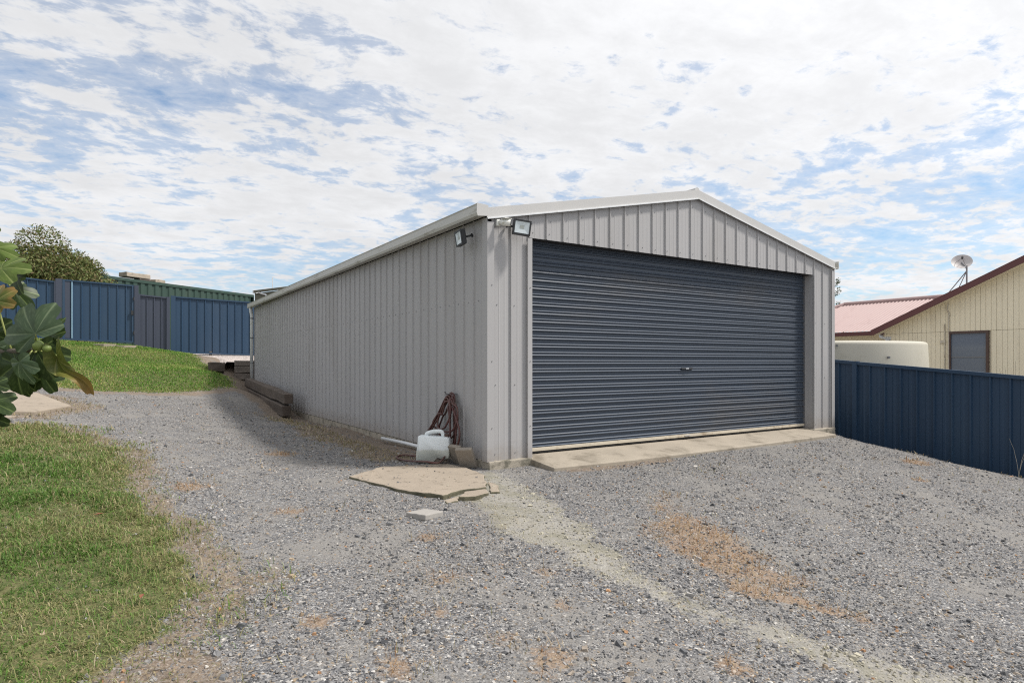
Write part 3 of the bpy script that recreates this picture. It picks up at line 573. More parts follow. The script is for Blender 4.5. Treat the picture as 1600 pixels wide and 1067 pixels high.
# ---- hose hung on the wall, container, pavers, pipe
def smooth_path(P, n=12):
    P = [Vector(p) for p in P]; out = []
    for i in range(len(P)-1):
        a, b, c, d = P[max(i-1, 0)], P[i], P[i+1], P[min(i+2, len(P)-1)]
        for k in range(n):
            u = k/n; out.append(.5*((2*b)+(c-a)*u+(2*a-5*b+4*c-d)*u*u+(3*b-a-3*c+d)*u**3))
    return out+[P[-1]]
pts = []; hy, hz = .70, .745
for i, (y0, y1, zb, off) in enumerate([(1.35, .62, .06, .06), (1.42, .55, .03, .08), (1.20, .50, .10, .10), (1.28, .60, .05, .12), (.98, .52, .22, .07), (1.05, .45, .30, .11), (.88, .58, .33, .13), (1.38, .64, .02, .10), (1.15, .57, .08, .14)]):
    x = -off; zt = hz-.012*i+random.uniform(-.01, .012)
    pts += [(x, hy+.03, zt), (x-.01, hy+.17*(y0-hy)/.65+.05, zt-.18), (x-.025, (hy+y0)/2+.04, (zt+zb)/2), (x-.03, y0, zb+.07), (x-.035, (y0+y1)/2+.1, zb), (x-.035, y1+.10, zb+.03), (x-.02, y1+.01, zb+.16), (x-.01, y1+.03, (zt+zb)/2+.1), (x, hy-.045, zt-.05)]
pts += [(-.12, .62, .60), (-.13, .47, .46), (-.15, .36, .32), (-.16, .40, .18), (-.20, .52, .10), (-.30, .45, .05), (-.44, .30, .035), (-.55, .40, .045), (-.61, .72, .015), (-.58, 1.08, .0), (-.46, 1.16, .01), (-.36, .95, .01)]
hs = tag(M().tube(smooth_path(pts, 7), .0105, 8).build('garden_hose', HOSEM, at=(-.1, .8, 0), smooth=True), 'coiled maroon garden hose hanging on the shed side wall', 'hose')
M().tube([(0, .70, .725), (-.14, .70, .73), (-.16, .70, .76)], .008, 8).build('hose_hook', STEELG, hs)
can = thing('jerry_can', (-.335, .62, .005), 'translucent white plastic jerry can standing before the hose', 'jerry can', rot=(0, R(2), R(-36)))
pr = [(-.185, 0), (-.165, -.018), (-.06, -.022), (0.0, -.014), (.03, .02), (.055, .045), (.09, .035), (.15, .032), (.178, .045), (.182, .09), (.178, .20), (.172, .258), (.15, .272), (-.155, .278), (-.172, .268), (-.176, .20), (-.186, .08)]
pr = pr[::-1]; n = len(pr)
m_ = M(); ring = lambda y, k: [(x*k, y, .13+(z-.13)*k) for x, z in pr]
for y, k in ((-.075, .94), (-.066, .985), (-.05, 1), (.05, 1), (.066, .985), (.075, .94)): m_.v += ring(y, k)
for r in range(5): m_.f += [(r*n+i, r*n+(i+1) % n, (r+1)*n+(i+1) % n, (r+1)*n+i) for i in range(n)]
m_.f += [tuple(range(n))[::-1], tuple(range(5*n, 6*n))]; bdy = m_.build('body', JERRY, can, local=True, smooth=True)
M().tube(smooth_path([(-.085, 0, .262), (-.085, 0, .295), (-.03, 0, .318), (.05, 0, .328), (.085, 0, .315), (.10, 0, .262)], 6), .022, 8).build('handle', JERRY, can, local=True, smooth=True)
M().tube([(.135, 0, .268), (.135, 0, .30)], .027, 14).build('cap', BROWNW, can, local=True)
def paver(at, rot, size, mat, label, grp=None):
    o = M().box(-size[0]/2, size[0]/2, -size[1]/2, size[1]/2, -size[2]/2, size[2]/2).build('paver', mat, at=(0, 0, 0), bevel=.008, rough=.0025, rscale=25)
    o.location = at; o.rotation_euler = rot; WPOS[o.name] = at; return tag(o, label, 'paver', grp)
paver((-.15, .41, .085), (R(3), R(62), R(22)), (.23, .17, .05), PAVER, 'grey brown paver leaning on the shed wall next to the jerry can', 'pavers leaning on the shed')
paver((-.165, .18, .082), (R(-8), R(60), R(30)), (.24, .19, .05), PAVER, 'grey brown paver leaning on the wall nearest the shed corner', 'pavers leaning on the shed')
z = h1(-1.32, -1.28); paver((-1.31, -1.27, z+.010), (R(-2), R(3), R(23)), (.205, .20, .045), PAVERL, 'light grey square paver lying flat in the gravel before the slab')
tag(M().tube([(-.07, 1.15, .035), (-.085, 2.0, .03), (-.12, 2.75, .02)], .022, 10).build('loose_pipe', PIPEW, at=(-.08, 2, .03), smooth=True), 'white plastic pipe lying along the foot of the side wall', 'pipe')
# ------------------------------------------------------------------ timber retaining walls
def sleeper(name, a, b, w, h, mat, parent=None, label=None, cat=None, grp=None):
    mid = tuple((Vector(a)+Vector(b))/2)
    o = M().bar(a, b, w, h).build(name, mat, parent, at=mid, bevel=.014, rough=.02, rscale=6)
    if label: tag(o, label, cat, grp)
    return o
rw = thing('sleeper_wall', (-.35, 9.4, .3), 'low dark sleeper wall running along the shed side', 'retaining wall')
sleeper('sleeper', (-.37, 7.2, .36), (-.35, 11.75, .57), .17, .20, SLEEPD, rw)
sleeper('sleeper', (-.40, 7.24, .11), (-.37, 11.7, .34), .17, .22, SLEEPD, rw)
rb = thing('sleeper_wall', (.6, 13.5, .7), 'stacked grey sleeper wall holding the gravel terrace behind the shed', 'retaining wall')
for z in (.68, .88, 1.06): sleeper('sleeper', (-.42, 13.5, z), (2.6, 13.5, z), .10, (.17, .19, .15)[int((z-.6)/.18)], SLEEP, rb)
sleeper('sleeper', (-1.10, 13.40, .965), (-.70, 13.42, .955), .20, .25, SLEEPD, rb)
sleeper('post', (-.62, 13.44, .45), (-.62, 13.44, 1.09), .15, .12, SLEEPD, rb)
sleeper('timber_post', (-.84, 14.55, .9), (-.84, 14.55, 1.335), .14, .14, POSTW, None, 'pale short timber post on the terrace edge below the fence', 'post')
# ------------------------------------------------------------------ rear blue fence
TF = 16.84; FP = .228
frib = [(0, 0), (.010, .028), (.030, .028), (.042, 0), (.115, .003), (.205, .003), (FP+.002, 0)]
pmesh = {}
def fence_pan(hgt, mat):
    k = (hgt, mat.name)
    if k not in pmesh: pmesh[k] = pan_mesh('panel', frib, lambda a, b, k_: (a, -b, hgt*k_), mat).mesh('panel', mat)
    return pmesh[k]
def fence_run(name, label, cat, s0, s1, ztop, slope, hgt, mat, post_w=.07, rails=True, post_mat=None, grp=None, frame=False):
    zt = lambda s: ztop+slope*(s-s0)
    o = thing(name, (s0, TF, zt(s0)-hgt), label, cat, grp); n = int(round((s1-s0)/FP))
    for i in range(n): link('panel', fence_pan(hgt-.05, mat), o, (s0+i*FP*(s1-s0)/(n*FP), TF, zt(s0+i*FP)-hgt+.02))
    M().bar((s0, TF-.005, zt(s0)-.02), (s1, TF-.005, zt(s1)-.02), .075, .042).build('top_rail', mat, o)
    M().bar((s0, TF-.005, zt(s0)-hgt+.02), (s1, TF-.005, zt(s1)-hgt+.02), .075, .05).build('bottom_rail', mat, o)
    for s in ((s0, s1) if not frame else ()): M().box(s-post_w/2, s+post_w/2, TF-.06, TF+.045, zt(s)-hgt-.35, zt(s)+.01).build('post', post_mat or mat, o)
    if frame:
        for s in (s0+.03, s1-.03): M().box(s-.03, s+.03, TF-.045, TF+.03, zt(s)-hgt, zt(s)+.004).build('stile', mat, o)
    return o
fence_run('fence_section', 'leftmost blue steel fence section below the round tree', 'fence', -9.3, -4.72, 3.86, -.09, 1.76, BLUEF, .10, post_mat=BLUED, grp='blue steel fencing behind the lawn')
fence_run('fence_section', 'narrow faded grey blue fence section right of the gate', 'fence', -2.66, -1.86, 3.195, -.06, 1.71, BLUED, .09, post_mat=BLUED, grp='blue steel fencing behind the lawn')
fr = fence_run('fence_section', 'blue steel fence section raised over gravel beside the shed', 'fence', -1.72, 6.0, 3.19, -.026, 1.80, BLUEF, .13, grp='blue steel fencing behind the lawn')
M().box(-.68, -.60, TF-.03, TF+.05, .9, 1.45).build('leg', BARK, fr); M().box(1.6, 1.68, TF-.03, TF+.05, .9, 1.45).build('leg', BARK, fr)
ga = fence_run('gate', 'tall blue steel gate with a pale streak and pale grey stile', 'gate', -4.58, -2.78, 3.52, -.03, 1.77, BLUEF, frame=True)
for s_, w_, z_ in ((-4.665, .15, 3.53), (-2.72, .11, 3.47)): M().box(s_-w_/2, s_+w_/2, TF-.068, TF+.062, 1.2, z_).build('gate_post', BLUED, ga)
M().box(-4.36, -4.335, TF-.042, TF-.028, 1.80, 3.46).build('pale_strip', PALEB, ga)  # narrow vertical strip on the gate, paler blue than its panels
M().box(-4.575, -4.40, TF-.032, TF-.029, 1.80, 3.46).build('faded_stile', BLUED, ga)
for z in (1.95, 3.0): M().tube([(-2.79, TF-.06, z), (-2.79, TF-.06, z+.1)], .018, 8).build('hinge', DARKM, ga)
M().box(-2.86, -2.80, TF-.07, TF-.045, 2.55, 2.68).build('latch', DARKM, ga)
# ------------------------------------------------------------------ green shipping container and blocks on it
dv = Vector((.8200, .5724, 0)).normalized(); nv = Vector((dv.y, -dv.x, 0)); c0 = Vector((-3.66, 18.99, 1.40)); CL = 6.6
con = thing('shipping_container', tuple(c0), 'green corrugated shipping container behind the blue fence', 'container')
q = []; u = .1
while u < CL-.25: q += [(u, 0), (u+.07, 0), (u+.107, .036), (u+.177, .036), (u+.214, 0)]; u += .278
P3 = lambda u, o, z: tuple(c0+dv*u-nv*o+Vector((0, 0, z)))
m_ = M(); n = len(q); m_.add([P3(a, b+.02, .1) for a, b in q]+[P3(a, b+.02, 2.5) for a, b in q], [(i, i+1, n+i+1, n+i) for i in range(n-1)]); m_.build('corrugated_wall', GREENC, con)
for z0, z1 in ((0, .12), (2.48, 2.58)): M().sweep([tuple(-nv*0+Vector((0, 0, z0))), tuple(-nv*.09+Vector((0, 0, z0))), tuple(-nv*.09+Vector((0, 0, z1))), tuple(Vector((0, 0, z1)))], c0, c0+dv*CL).build('rail', GREENC, con)
for u in (0, CL-.12): M().sweep([(0, 0, 0), tuple(dv*.12), tuple(dv*.12-nv*.12), tuple(-nv*.12)], c0+nv*.005, c0+nv*.005+Vector((0, 0, 2.59))).build('corner_post', GREENC, con)
M().add([P3(0, .0, 2.57), P3(CL, .0, 2.57), P3(CL, 2.4, 2.57), P3(0, 2.4, 2.57), P3(0, 2.4, 0), P3(CL, 2.4, 0), P3(0, .03, 0), P3(CL, .03, 0)], [(0, 1, 2, 3), (3, 2, 5, 4), (0, 3, 4, 6), (1, 7, 5, 2)]).build('roof', GREENC, con)
def blk(u0, u1, o0, o1, z0, z1, label, mat=BLOCKM):
    a = c0+dv*u0-nv*o0; m_ = M().sweep([(0, 0, 0), tuple(dv*(u1-u0)), tuple(dv*(u1-u0)+Vector((0, 0, z1-z0))), (0, 0, z1-z0)], a+Vector((0, 0, z0)), a-nv*(o1-o0)+Vector((0, 0, z0)))
    return tag(m_.build('concrete_block', mat, at=tuple(a+Vector((0, 0, z0))), bevel=.02, rough=.012, rscale=6), label, 'block', 'blocks on the container roof')
blk(.95, 1.85, .1, .5, 2.66, 2.82, 'long pale weathered block lying on the container roof')
blk(1.45, 1.88, .12, .45, 2.575, 2.655, 'dark low block under the end of the long pale block', SLEEPD)
blk(2.05, 2.45, .1, .4, 2.575, 2.70, 'short grey block right of the long pale block on the container')
# ------------------------------------------------------------------ olive shed beyond
ol = thing('olive_shed', (2.5, 26.3, 1.3), 'dark olive shed just showing over the grey shed gutter', 'shed')
M().prism([(2.43, 26.37), (6.3, 23.88), (8.0, 26.6), (4.1, 29.0)], 1.3, [4.42, 4.98, 4.98, 4.42]).build('wall', OLIVE, ol)
M().bar((2.40, 26.33, 4.50), (6.3, 23.82, 5.06), .16, .10).build('roof_edge', OLIVE, ol)
M().bar((2.37, 26.30, 4.49), (3.0, 27.3, 4.49), .12, .12).build('gutter', PIPEW, ol)
M().tube([(2.50, 26.22, 4.50), (2.72, 26.1, 4.40), (2.86, 26.02, 4.36), (2.92, 25.98, 4.2), (2.92, 25.98, 3.4)], .04, 8).build('downpipe', PIPEW, ol)
M().tube([(3.16, 25.95, 4.55), (3.16, 25.95, 5.2)], .02, 6).build('antenna_mast', PIPEW, ol)
# ------------------------------------------------------------------ navy fence on the right
XF = 7.0; zt = lambda t: 1.105+.088*(t+0)
NP = .36; nrib = [(0, 0), (.018, .03), (.05, .03), (.068, 0), (.16, .0), (.175, .006), (.22, .006), (.235, 0), (NP+.002, 0)]
nmesh = pan_mesh('panel', nrib, lambda a, b, k_: (-b, a, 1.785*k_), NAVYF).mesh('panel', NAVYF)
nav_spans = [(-7.18, -4.84), (-4.80, -2.46), (-2.42, -.08), (-.04, 2.30), (2.34, 4.68)]
nav_labels = ['navy steel fence section nearest the camera, off the right edge', 'navy steel fence section at the right edge of the yard', 'navy steel fence section in the middle right of the shed corner', 'navy steel fence section starting at the shed corner', 'navy steel fence section running behind the shed']
for (a, b), lab in list(zip(nav_spans, nav_labels))[1:4]:
    o = thing('fence_section', (XF, a, zt(a)-1.76), lab, 'fence', 'navy steel fencing along the right boundary')
    n = 10; w = (b-a)/n
    for i in range(n):
        c_ = link('panel', nmesh, o, (XF, a+i*w, zt(a+i*w)-1.80)); c_.scale.y = w/NP
    M().bar((XF-.005, a-.02, zt(a)-.02), (XF-.005, b+.02, zt(b)-.02), .075, .05).build('top_rail', NAVYF, o)
    M().bar((XF-.005, a, zt(a)-1.76), (XF-.005, b, zt(b)-1.76), .075, .05).build('bottom_rail', NAVYF, o)
    M().box(XF-.055, XF+.045, b-.02, b+.055, zt(b)-2.1, zt(b)+.012).build('post', NAVYF, o)
# ------------------------------------------------------------------ cream house
XH = 13.0; SL = (3.216-1.881)/(2.513+.389); bz = lambda t: 1.845+SL*(2.513-t)     # underside-of-barge line
hou = thing('cream_house', (XH, 0, -.9), 'cream weatherboard house with maroon barge and pink tin roof', 'house')
TR = -3.3
wt0, wt1, wz0, wz1 = .29, .98, .80, 1.80
m_ = M(); t = TR; BW = .1
while t < 2.45:
    e = min(t+BW-.006, 2.45)
    segs = [(-.9, 1.795)]
    if e > wt0 and t < wt1: segs = [(-.9, wz0-.05)]
    for z0, z1 in segs: m_.box(XH, XH+.03, t, e, z0, z1)
    zt0, zt1 = bz(t)-.02, bz(e)-.02
    m_.add([(XH-.006, t, 1.80), (XH-.006, e, 1.80), (XH-.006, e, zt1), (XH-.006, t, zt0), (XH+.03, t, 1.80), (XH+.03, e, 1.80), (XH+.03, e, zt1), (XH+.03, t, zt0)], [(0, 1, 2, 3), (7, 6, 5, 4), (0, 4, 5, 1), (1, 5, 6, 2), (2, 6, 7, 3), (3, 7, 4, 0)])
    t += BW
kind(m_.build('weatherboards', CREAMW, hou), 'stuff')
M().box(XH+.034, XH+.05, TR, 2.44, -.9, 1.85).build('backing_wall', CREAMW, hou)
win = M().box(XH-.03, XH+.033, wt0-.05, wt0, wz0-.05, wz1).box(XH-.03, XH+.033, wt1, wt1+.05, wz0-.05, wz1).box(XH-.03, XH+.033, wt0, wt1, wz1-.055, wz1).box(XH-.03, XH+.033, wt0, wt1, wz0-.05, wz0).build('window', BROWNW, hou)
M().box(XH+.008, XH+.014, wt0, wt1, wz0, wz1-.055).build('pane', GLASSW, win)
M().box(XH-.004, XH+.007, wt0, wt1, 1.20, 1.215).build('sash_bar', STEELG, win)
M().bar((XH-.32, 2.60, bz(2.60)+.02), (XH-.32, TR, bz(TR)+.02), .03, .135).build('barge_board', MAROON, hou)
M().add([(XH-.32, 2.6, bz(2.6)-.03), (XH-.32, TR, bz(TR)-.03), (XH, TR, bz(TR)-.03), (XH, 2.6, bz(2.6)-.03)], [(0, 1, 2, 3)]).build('soffit', CREAMW, hou)
m_ = M(); N = 90
prof = [(XH-.34+i*6.2/N, (.010 if i % 2 else -.006)) for i in range(N+1)]; n = len(prof)
m_.add([(x, 2.66, bz(2.66)+.09+b) for x, b in prof]+[(x, TR, bz(TR)+.09+b) for x, b in prof], [(i, i+1, n+i+1, n+i) for i in range(n-1)]); m_.build('main_roof', PINKR, hou)
# wing with the pink roof facing the yard
XW, ez, rz, rx = 13.2, 1.90, 2.86, 15.7
M().box(XW+.3, XW+.34, 2.40, 9.0, -.9, ez-.02).build('wing_wall', CREAMW, hou)
cor = [(t, .011*math.cos(2*math.pi*t/.10)) for t in np.arange(2.2, 7.2, .0125)]
def hipx(t):
    """the hip end cuts the sheets off towards the ridge end"""
    return 1.0 if t < 4.95 else max(0., 1-(t-4.95)/1.6)
n = len(cor); m_ = M().add([(XW, t, ez+b) for t, b in cor]+[(XW+(rx-XW)*hipx(t), t, ez+(rz-ez)*hipx(t)+b) for t, b in cor], [(i, i+1, n+i+1, n+i) for i in range(n-1)])
wr = m_.build('wing_roof', PINKR, hou)
M().tube([(rx, 2.0, rz+.02), (rx, 4.97, rz+.02)], .06, 8).build('ridge_cap', PINKR, wr)
M().tube([(rx, 4.97, rz+.02), (XW, 6.6, ez+.02)], .055, 8).build('hip_cap', PINKR, wr)
M().box(XW-.10, XW+.02, 2.55, 7.0, ez-.115, ez-.012).build('wing_gutter', MAROON, hou)
M().box(XW+.02, XW+.30, 2.55, 7.0, ez-.10, ez-.07).build('wing_soffit', CREAMW, hou)
dw = M().tube([(XW-.06, 2.62, ez-.10), (XW-.06, 2.60, ez-.16), (XW-.16, 2.46, ez-.20), (XW-.2, 2.30, ez-.22)], .045, 10).build('downpipe', PIPEW, hou, smooth=True)
M().tube([(XH-.05, 2.36, 1.70), (XH-.05, 2.36, -.8)], .04, 10).build('downpipe', PIPEW, hou, smooth=True)
M().tube(smooth_path([(XH-.02, 1.03, bz(1.03)-.06), (XH-.025, 1.05, 2.32), (XH-.025, 1.0, 2.18), (XH-.025, 1.02, 2.0), (XH-.025, 1.02, .0)], 5), .014, 8).build('conduit', CREAM, hou)
M().tube([(XH-.025, 1.10, 1.98), (XH-.025, 1.10, .0)], .012, 8).build('conduit', CREAM, hou)
M().box(XH-.05, XH-.007, 1.08, 1.19, 1.54, 1.60).build('meter_box', CREAM, hou)
# satellite dish on the roof
ds = thing('satellite_dish', (13.35, .78, 2.72), 'grey mesh satellite dish on a braced pole above the house roof', 'dish')
top = Vector((13.35, .80, 3.27)); M().tube([(13.35, .80, 2.66), top+Vector((0, 0, .06))], .018, 8).build('pole', STEELG, ds)
for a, r in (((13.25, 1.27, 2.55), .011), ((13.7, 1.20, 2.63), .009)): M().tube([a, (13.35, .80, 3.21)], r, 6).build('stay', STEELG, ds)
ax = Vector((-.62, -.30, .45)).normalized(); cdir = Vector((13.42, .93, 3.42)); ex = ax.orthogonal().normalized(); ey = ax.cross(ex)
m_ = M(); n = 28; rings = [(.001, 0), (.055, .003), (.11, .013), (.16, .029), (.203, .046), (.209, .048)]
for r, h in rings:
    for k in range(n): a = 2*math.pi*k/n; m_.v.append(tuple(cdir+ex*r*math.cos(a)+ey*r*math.sin(a)+ax*h))
for i in range(len(rings)-1): m_.f += [(i*n+k, i*n+(k+1) % n, (i+1)*n+(k+1) % n, (i+1)*n+k) for k in range(n)]
dd = m_.build('dish', DISHM, ds, smooth=True)
m_ = M()
for k in range(3): a = 2*math.pi*k/3; m_.tube([cdir+ex*.12*math.cos(a)+ey*.12*math.sin(a)+ax*.02, cdir+ax*.17], .005, 5)
m_.build('feed_arm', STEELG, dd); M().tube([cdir+ax*.15, cdir+ax*.21], .022, 10).build('feed_horn', DARKM, dd)
M().tube([cdir, top], .02, 6).build('dish_mount', STEELG, ds)
# water tank
tk_ = thing('water_tank', (9.48, 1.64, -.9), 'round cream plastic water tank behind the navy fence', 'tank')
r0 = 1.62; M().lathe([(r0, 0), (r0-.01, 1.0), (r0-.035, 1.9), (r0-.055, 2.32), (r0-.062, 2.355), (r0-.085, 2.378), (r0-.13, 2.388), (r0-.25, 2.394), (1.0, 2.41), (.4, 2.42)], 72, (9.48, 1.64, -.9)).build('shell', TANKM, tk_, smooth=True)
for px_, z_ in ((-.3, .98), (.1, 1.18), (-1.0, 1.40)):
    a = math.atan2(-.8415, -.5403)+px_*.5; M().tube([(9.48+(r0-.03)*math.cos(a), 1.64+(r0-.03)*math.sin(a), z_), (9.48+(r0+.01)*math.cos(a), 1.64+(r0+.01)*math.sin(a), z_)], .022, 10).build('plug', STEELG, tk_)
# ------------------------------------------------------------------ trees
def leaf_mass(centres, n, size, cols, flat=.4):
    """n small leaf faces spread through lobes (x, y, z, rx, ry, rz)"""
    C = np.array(centres, float); w = C[:, 3]*C[:, 4]*C[:, 5]; w = w/w.sum(); i = rng.choice(len(C), n, p=w)
    d = rng.normal(size=(n, 3)); d /= np.linalg.norm(d, axis=1, keepdims=True); r = rng.uniform(.55, 1.04, (n, 1))**.6
    p = C[i, :3]+d*r*C[i, 3:]; u = rng.normal(size=(n, 3)); u /= np.linalg.norm(u, axis=1, keepdims=True); v = np.cross(u, d+rng.normal(size=(n, 3))*flat); v /= np.linalg.norm(v, axis=1, keepdims=True)
    L = size*rng.uniform(.6, 1.3, (n, 1)); W = L*.45
    V = np.stack([p-u*L*.5, p+v*W*.5, p+u*L*.5, p-v*W*.5], 1).reshape(-1, 3); F = np.arange(4*n).reshape(-1, 4)
    k = cols[rng.integers(0, len(cols), n)]*rng.uniform(.7, 1.25, (n, 1)); return V, F, np.repeat(k, 4, 0)
ctr = Vector((-4.98, 19.85, 3.48)); tr = thing('round_tree', (ctr.x, ctr.y, 1.9), 'round dense olive brown tree behind the leftmost blue fence', 'tree')
lob = [(ctr.x+random.gauss(0, .6), ctr.y+random.gauss(0, .6), ctr.z+random.gauss(0, .5), random.uniform(.55, .95), random.uniform(.55, .95), random.uniform(.5, .8)) for _ in range(30)]
for k in range(90):
    a, b = k*2.39996+random.uniform(-.2, .2), math.asin(-.4+1.4*(k+.5)/90); rr = 1.30
    lob.append((ctr.x+rr*math.cos(a)*math.cos(b), ctr.y+rr*math.sin(a)*math.cos(b), ctr.z+1.2*math.sin(b), random.uniform(.26, .46), random.uniform(.26, .46), random.uniform(.26, .44)))
TC = 1.3*np.array([(.085, .10, .03), (.115, .105, .04), (.15, .115, .055), (.06, .085, .022), (.17, .18, .06), (.10, .13, .035)])
V, F, C = leaf_mass(lob, 60000, .10, TC); o = link('crown', np_mesh('crown', V-np.array(WPOS[tr.name]), F, LEAFM, C), tr); kind(o, 'stuff')
m_ = M().tube([(ctr.x, ctr.y, 1.5), (ctr.x+.04, ctr.y, 2.4), (ctr.x, ctr.y+.03, 3.4)], [.2, .16, .11], 10)
tk = m_.build('trunk', BARK, tr, smooth=True)
for k in range(7):
    a = k*.9; M().tube([(ctr.x, ctr.y, 2.5+.12*k), (ctr.x+.5*math.cos(a), ctr.y+.5*math.sin(a), 3.0+.10*k), (ctr.x+.9*math.cos(a), ctr.y+.9*math.sin(a), 3.5+.12*k)], [.08, .05, .02], 6).build('limb', BARK, tk, smooth=True)
b0 = Vector((21.1, 8.5, -.7)); st = thing('slender_tree', tuple(b0), 'sparse thin tree showing between the shed and pink roof', 'tree')
M().tube([b0, b0+Vector((0, 0, 2.5)), b0+Vector((.1, .05, 4.4))], [.08, .05, .015], 8).build('trunk', BARK, st, smooth=True)
lv = []; m_ = M()
for k in range(16):
    z = 2.2+k*.16; a = k*2.4; e = b0+Vector((.55*math.cos(a)*random.uniform(.5, 1), .55*math.sin(a)*random.uniform(.5, 1), z+.45)); m_.tube([b0+Vector((0.03, .02, z)), e], [.012, .005], 5)
    for j in range(3): q = b0+Vector((.03, .02, z)); q = q+(e-q)*random.uniform(.5, 1.05); lv.append((q.x, q.y, q.z, .09, .09, .12))
m_.build('branches', BARK, st); V, F, C = leaf_mass(lv, 900, .085, np.array([(.07, .09, .035), (.10, .12, .05)])); kind(link('crown', np_mesh('crown', V-np.array(b0), F, LEAFM, C), st), 'stuff')
# dry weeds at the right fence
def weed(at, hgt, label, n, seed, grp='dry weeds by the navy fence'):
    random.seed(seed); o = thing('dry_weed', at, label, 'weed', grp); a = Vector(at)
    for k in range(n):
        q = [a]; dx, dy = random.uniform(-.3, .3), random.uniform(-.5, .5)
        for j in range(1, 5): q.append(a+Vector((dx*j*.06, dy*j*j*.025, hgt*j/4*random.uniform(.9, 1.05))))
        M().tube(q, [.0024, .0022, .002, .0016, .001], 5).build('stalk', BARK if seed % 2 else CREAM, o)
weed((7.12, -2.15, -.7), 1.75, 'bare twigs poking above the navy fence top', 5, 3)
weed((6.75, -2.33, -.52), .62, 'pale dry stalk against the navy fence at the right edge', 3, 4)
# ------------------------------------------------------------------ fig tree at the left edge
fx = Vector((math.cos(YAW), math.sin(YAW), 0)); fy = Vector((-math.sin(YAW), math.cos(YAW), 0))
base = Vector((CX, CY, 0))+fx*-2.95+fy*2.6; base.z = h1(base.x, base.y)
fig = thing('fig_tree', tuple(base), 'fig tree branch with big lobed leaves at the left edge', 'fig tree', rot=(0, 0, YAW))
off = Vector((-2.95, 2.6, base.z)); FL = lambda p: Vector(p)-off
random.seed(5)
stem = M().tube([(0, 0, -.05), (.03, .02, .35), (.0, .05, .8)], [.055, .045, .035], 10).build('trunk', BARK, fig, local=True, smooth=True)
brs = [[(-2.95, 2.65, .73), (-2.378, 2.35, 1.105), (-1.998, 2.25, 1.123), (-1.857, 2.22, 1.129), (-1.738, 2.2, 1.131), (-1.685, 2.2, 1.138)], [(-2.93, 2.65, .75), (-2.5, 2.5, 1.3), (-2.05, 2.35, 1.45), (-1.9, 2.25, 1.49)], [(-2.95, 2.65, .6), (-2.4, 2.45, .85), (-1.95, 2.2, .93), (-1.78, 2.1, .94)], [(-2.95, 2.65, .8), (-2.9, 2.7, 1.4), (-2.6, 2.6, 1.75)]]
for q in brs:
    w = smooth_path([FL(p) for p in q], 5); M().tube(w, list(np.linspace(.022, .0055, len(w))), 8).build('branch', BARK, fig, local=True, smooth=True)
LEAVES = [
((-1.877, 2.25, 1.504), (-1.798, 2.25, 1.48), .75, 'y'), ((-1.813, 2.2, 1.422), (-1.717, 2.2, 1.435), .9, 'y'), ((-1.789, 2.15, 1.303), (-1.738, 2.15, 1.343), .9, 'b'),
((-1.654, 2.15, 1.188), (-1.714, 2.15, 1.279), 1.2, 'g'), ((-1.68, 2.25, 1.181), (-1.649, 2.25, 1.25), .8, 'd'), ((-1.703, 2.22, 1.131), (-1.657, 2.22, 1.04), 1.0, 'd'),
((-1.756, 2.2, 1.085), (-1.849, 2.2, 1.022), 1.0, 'd'), ((-1.685, 2.12, 1.09), (-1.655, 2.12, 1.02), .75, 'g'), ((-1.606, 2.2, 1.113), (-1.524, 2.2, .986), .38, 'c'),
((-1.761, 2.1, .956), (-1.7, 2.1, .93), 1.0, 'd'), ((-1.715, 2.05, 1.018), (-1.674, 2.05, 1.005), .9, 'd'), ((-1.891, 2.25, 1.197), (-1.821, 2.25, 1.162), 1.1, 'd'),
((-1.852, 2.3, 1.069), (-1.8, 2.3, .986), .9, 'd'), ((-1.835, 2.2, 1.138), (-1.822, 2.2, 1.047), 1, 'g'), ((-1.765, 2.1, .908), (-1.717, 2.1, .882), 1, 'd'),
((-1.777, 2.28, 1.163), (-1.832, 2.28, 1.123), 1.0, 'd'), ((-1.971, 2.3, 1.389), (-2.042, 2.3, 1.484), 1, 'g'), ((-2.131, 2.4, 1.303), (-2.205, 2.4, 1.402), 1, 'd'),
((-2.114, 2.3, 1.104), (-2.209, 2.3, 1.009), 1, 'g'), ((-1.999, 2.2, 1.194), (-2.09, 2.2, 1.194), 1, 'd'), ((-1.954, 2.2, .967), (-1.976, 2.2, .854), 1, 'd'),
((-2.375, 2.5, 1.364), (-2.504, 2.5, 1.441), 1, 'g'), ((-2.082, 2.4, 1.551), (-2.106, 2.4, 1.675), 1, 'y'), ((-2.349, 2.5, 1.57), (-2.452, 2.5, 1.673), 1, 'g'),
((-2.379, 2.4, 1.154), (-2.503, 2.4, 1.105), 1, 'd'), ((-2.685, 2.6, 1.321), (-2.792, 2.6, 1.401), 1, 'g'),
((-1.80, 2.3, 1.10), (-1.76, 2.3, 1.02), .9, 'd'), ((-1.83, 2.28, 1.06), (-1.80, 2.28, .97), .9, 'd'), ((-1.75, 2.3, 1.06), (-1.71, 2.3, .985), .8, 'd'), ((-1.86, 2.32, 1.16), (-1.80, 2.32, 1.22), .9, 'd'), ((-1.80, 2.25, 1.40), (-1.83, 2.25, 1.33), .9, 'd'), ((-1.85, 2.3, 1.36), (-1.79, 2.3, 1.30), .8, 'd')]
FC = {'y': ((.075, .115, .018), (.23, .27, .09)), 'g': ((.055, .088, .042), (.18, .23, .13)), 'd': ((.026, .048, .011), (.13, .18, .055)), 'b': ((.09, .13, .02), (.30, .28, .10)), 'c': ((.085, .105, .02), (.24, .23, .08))}
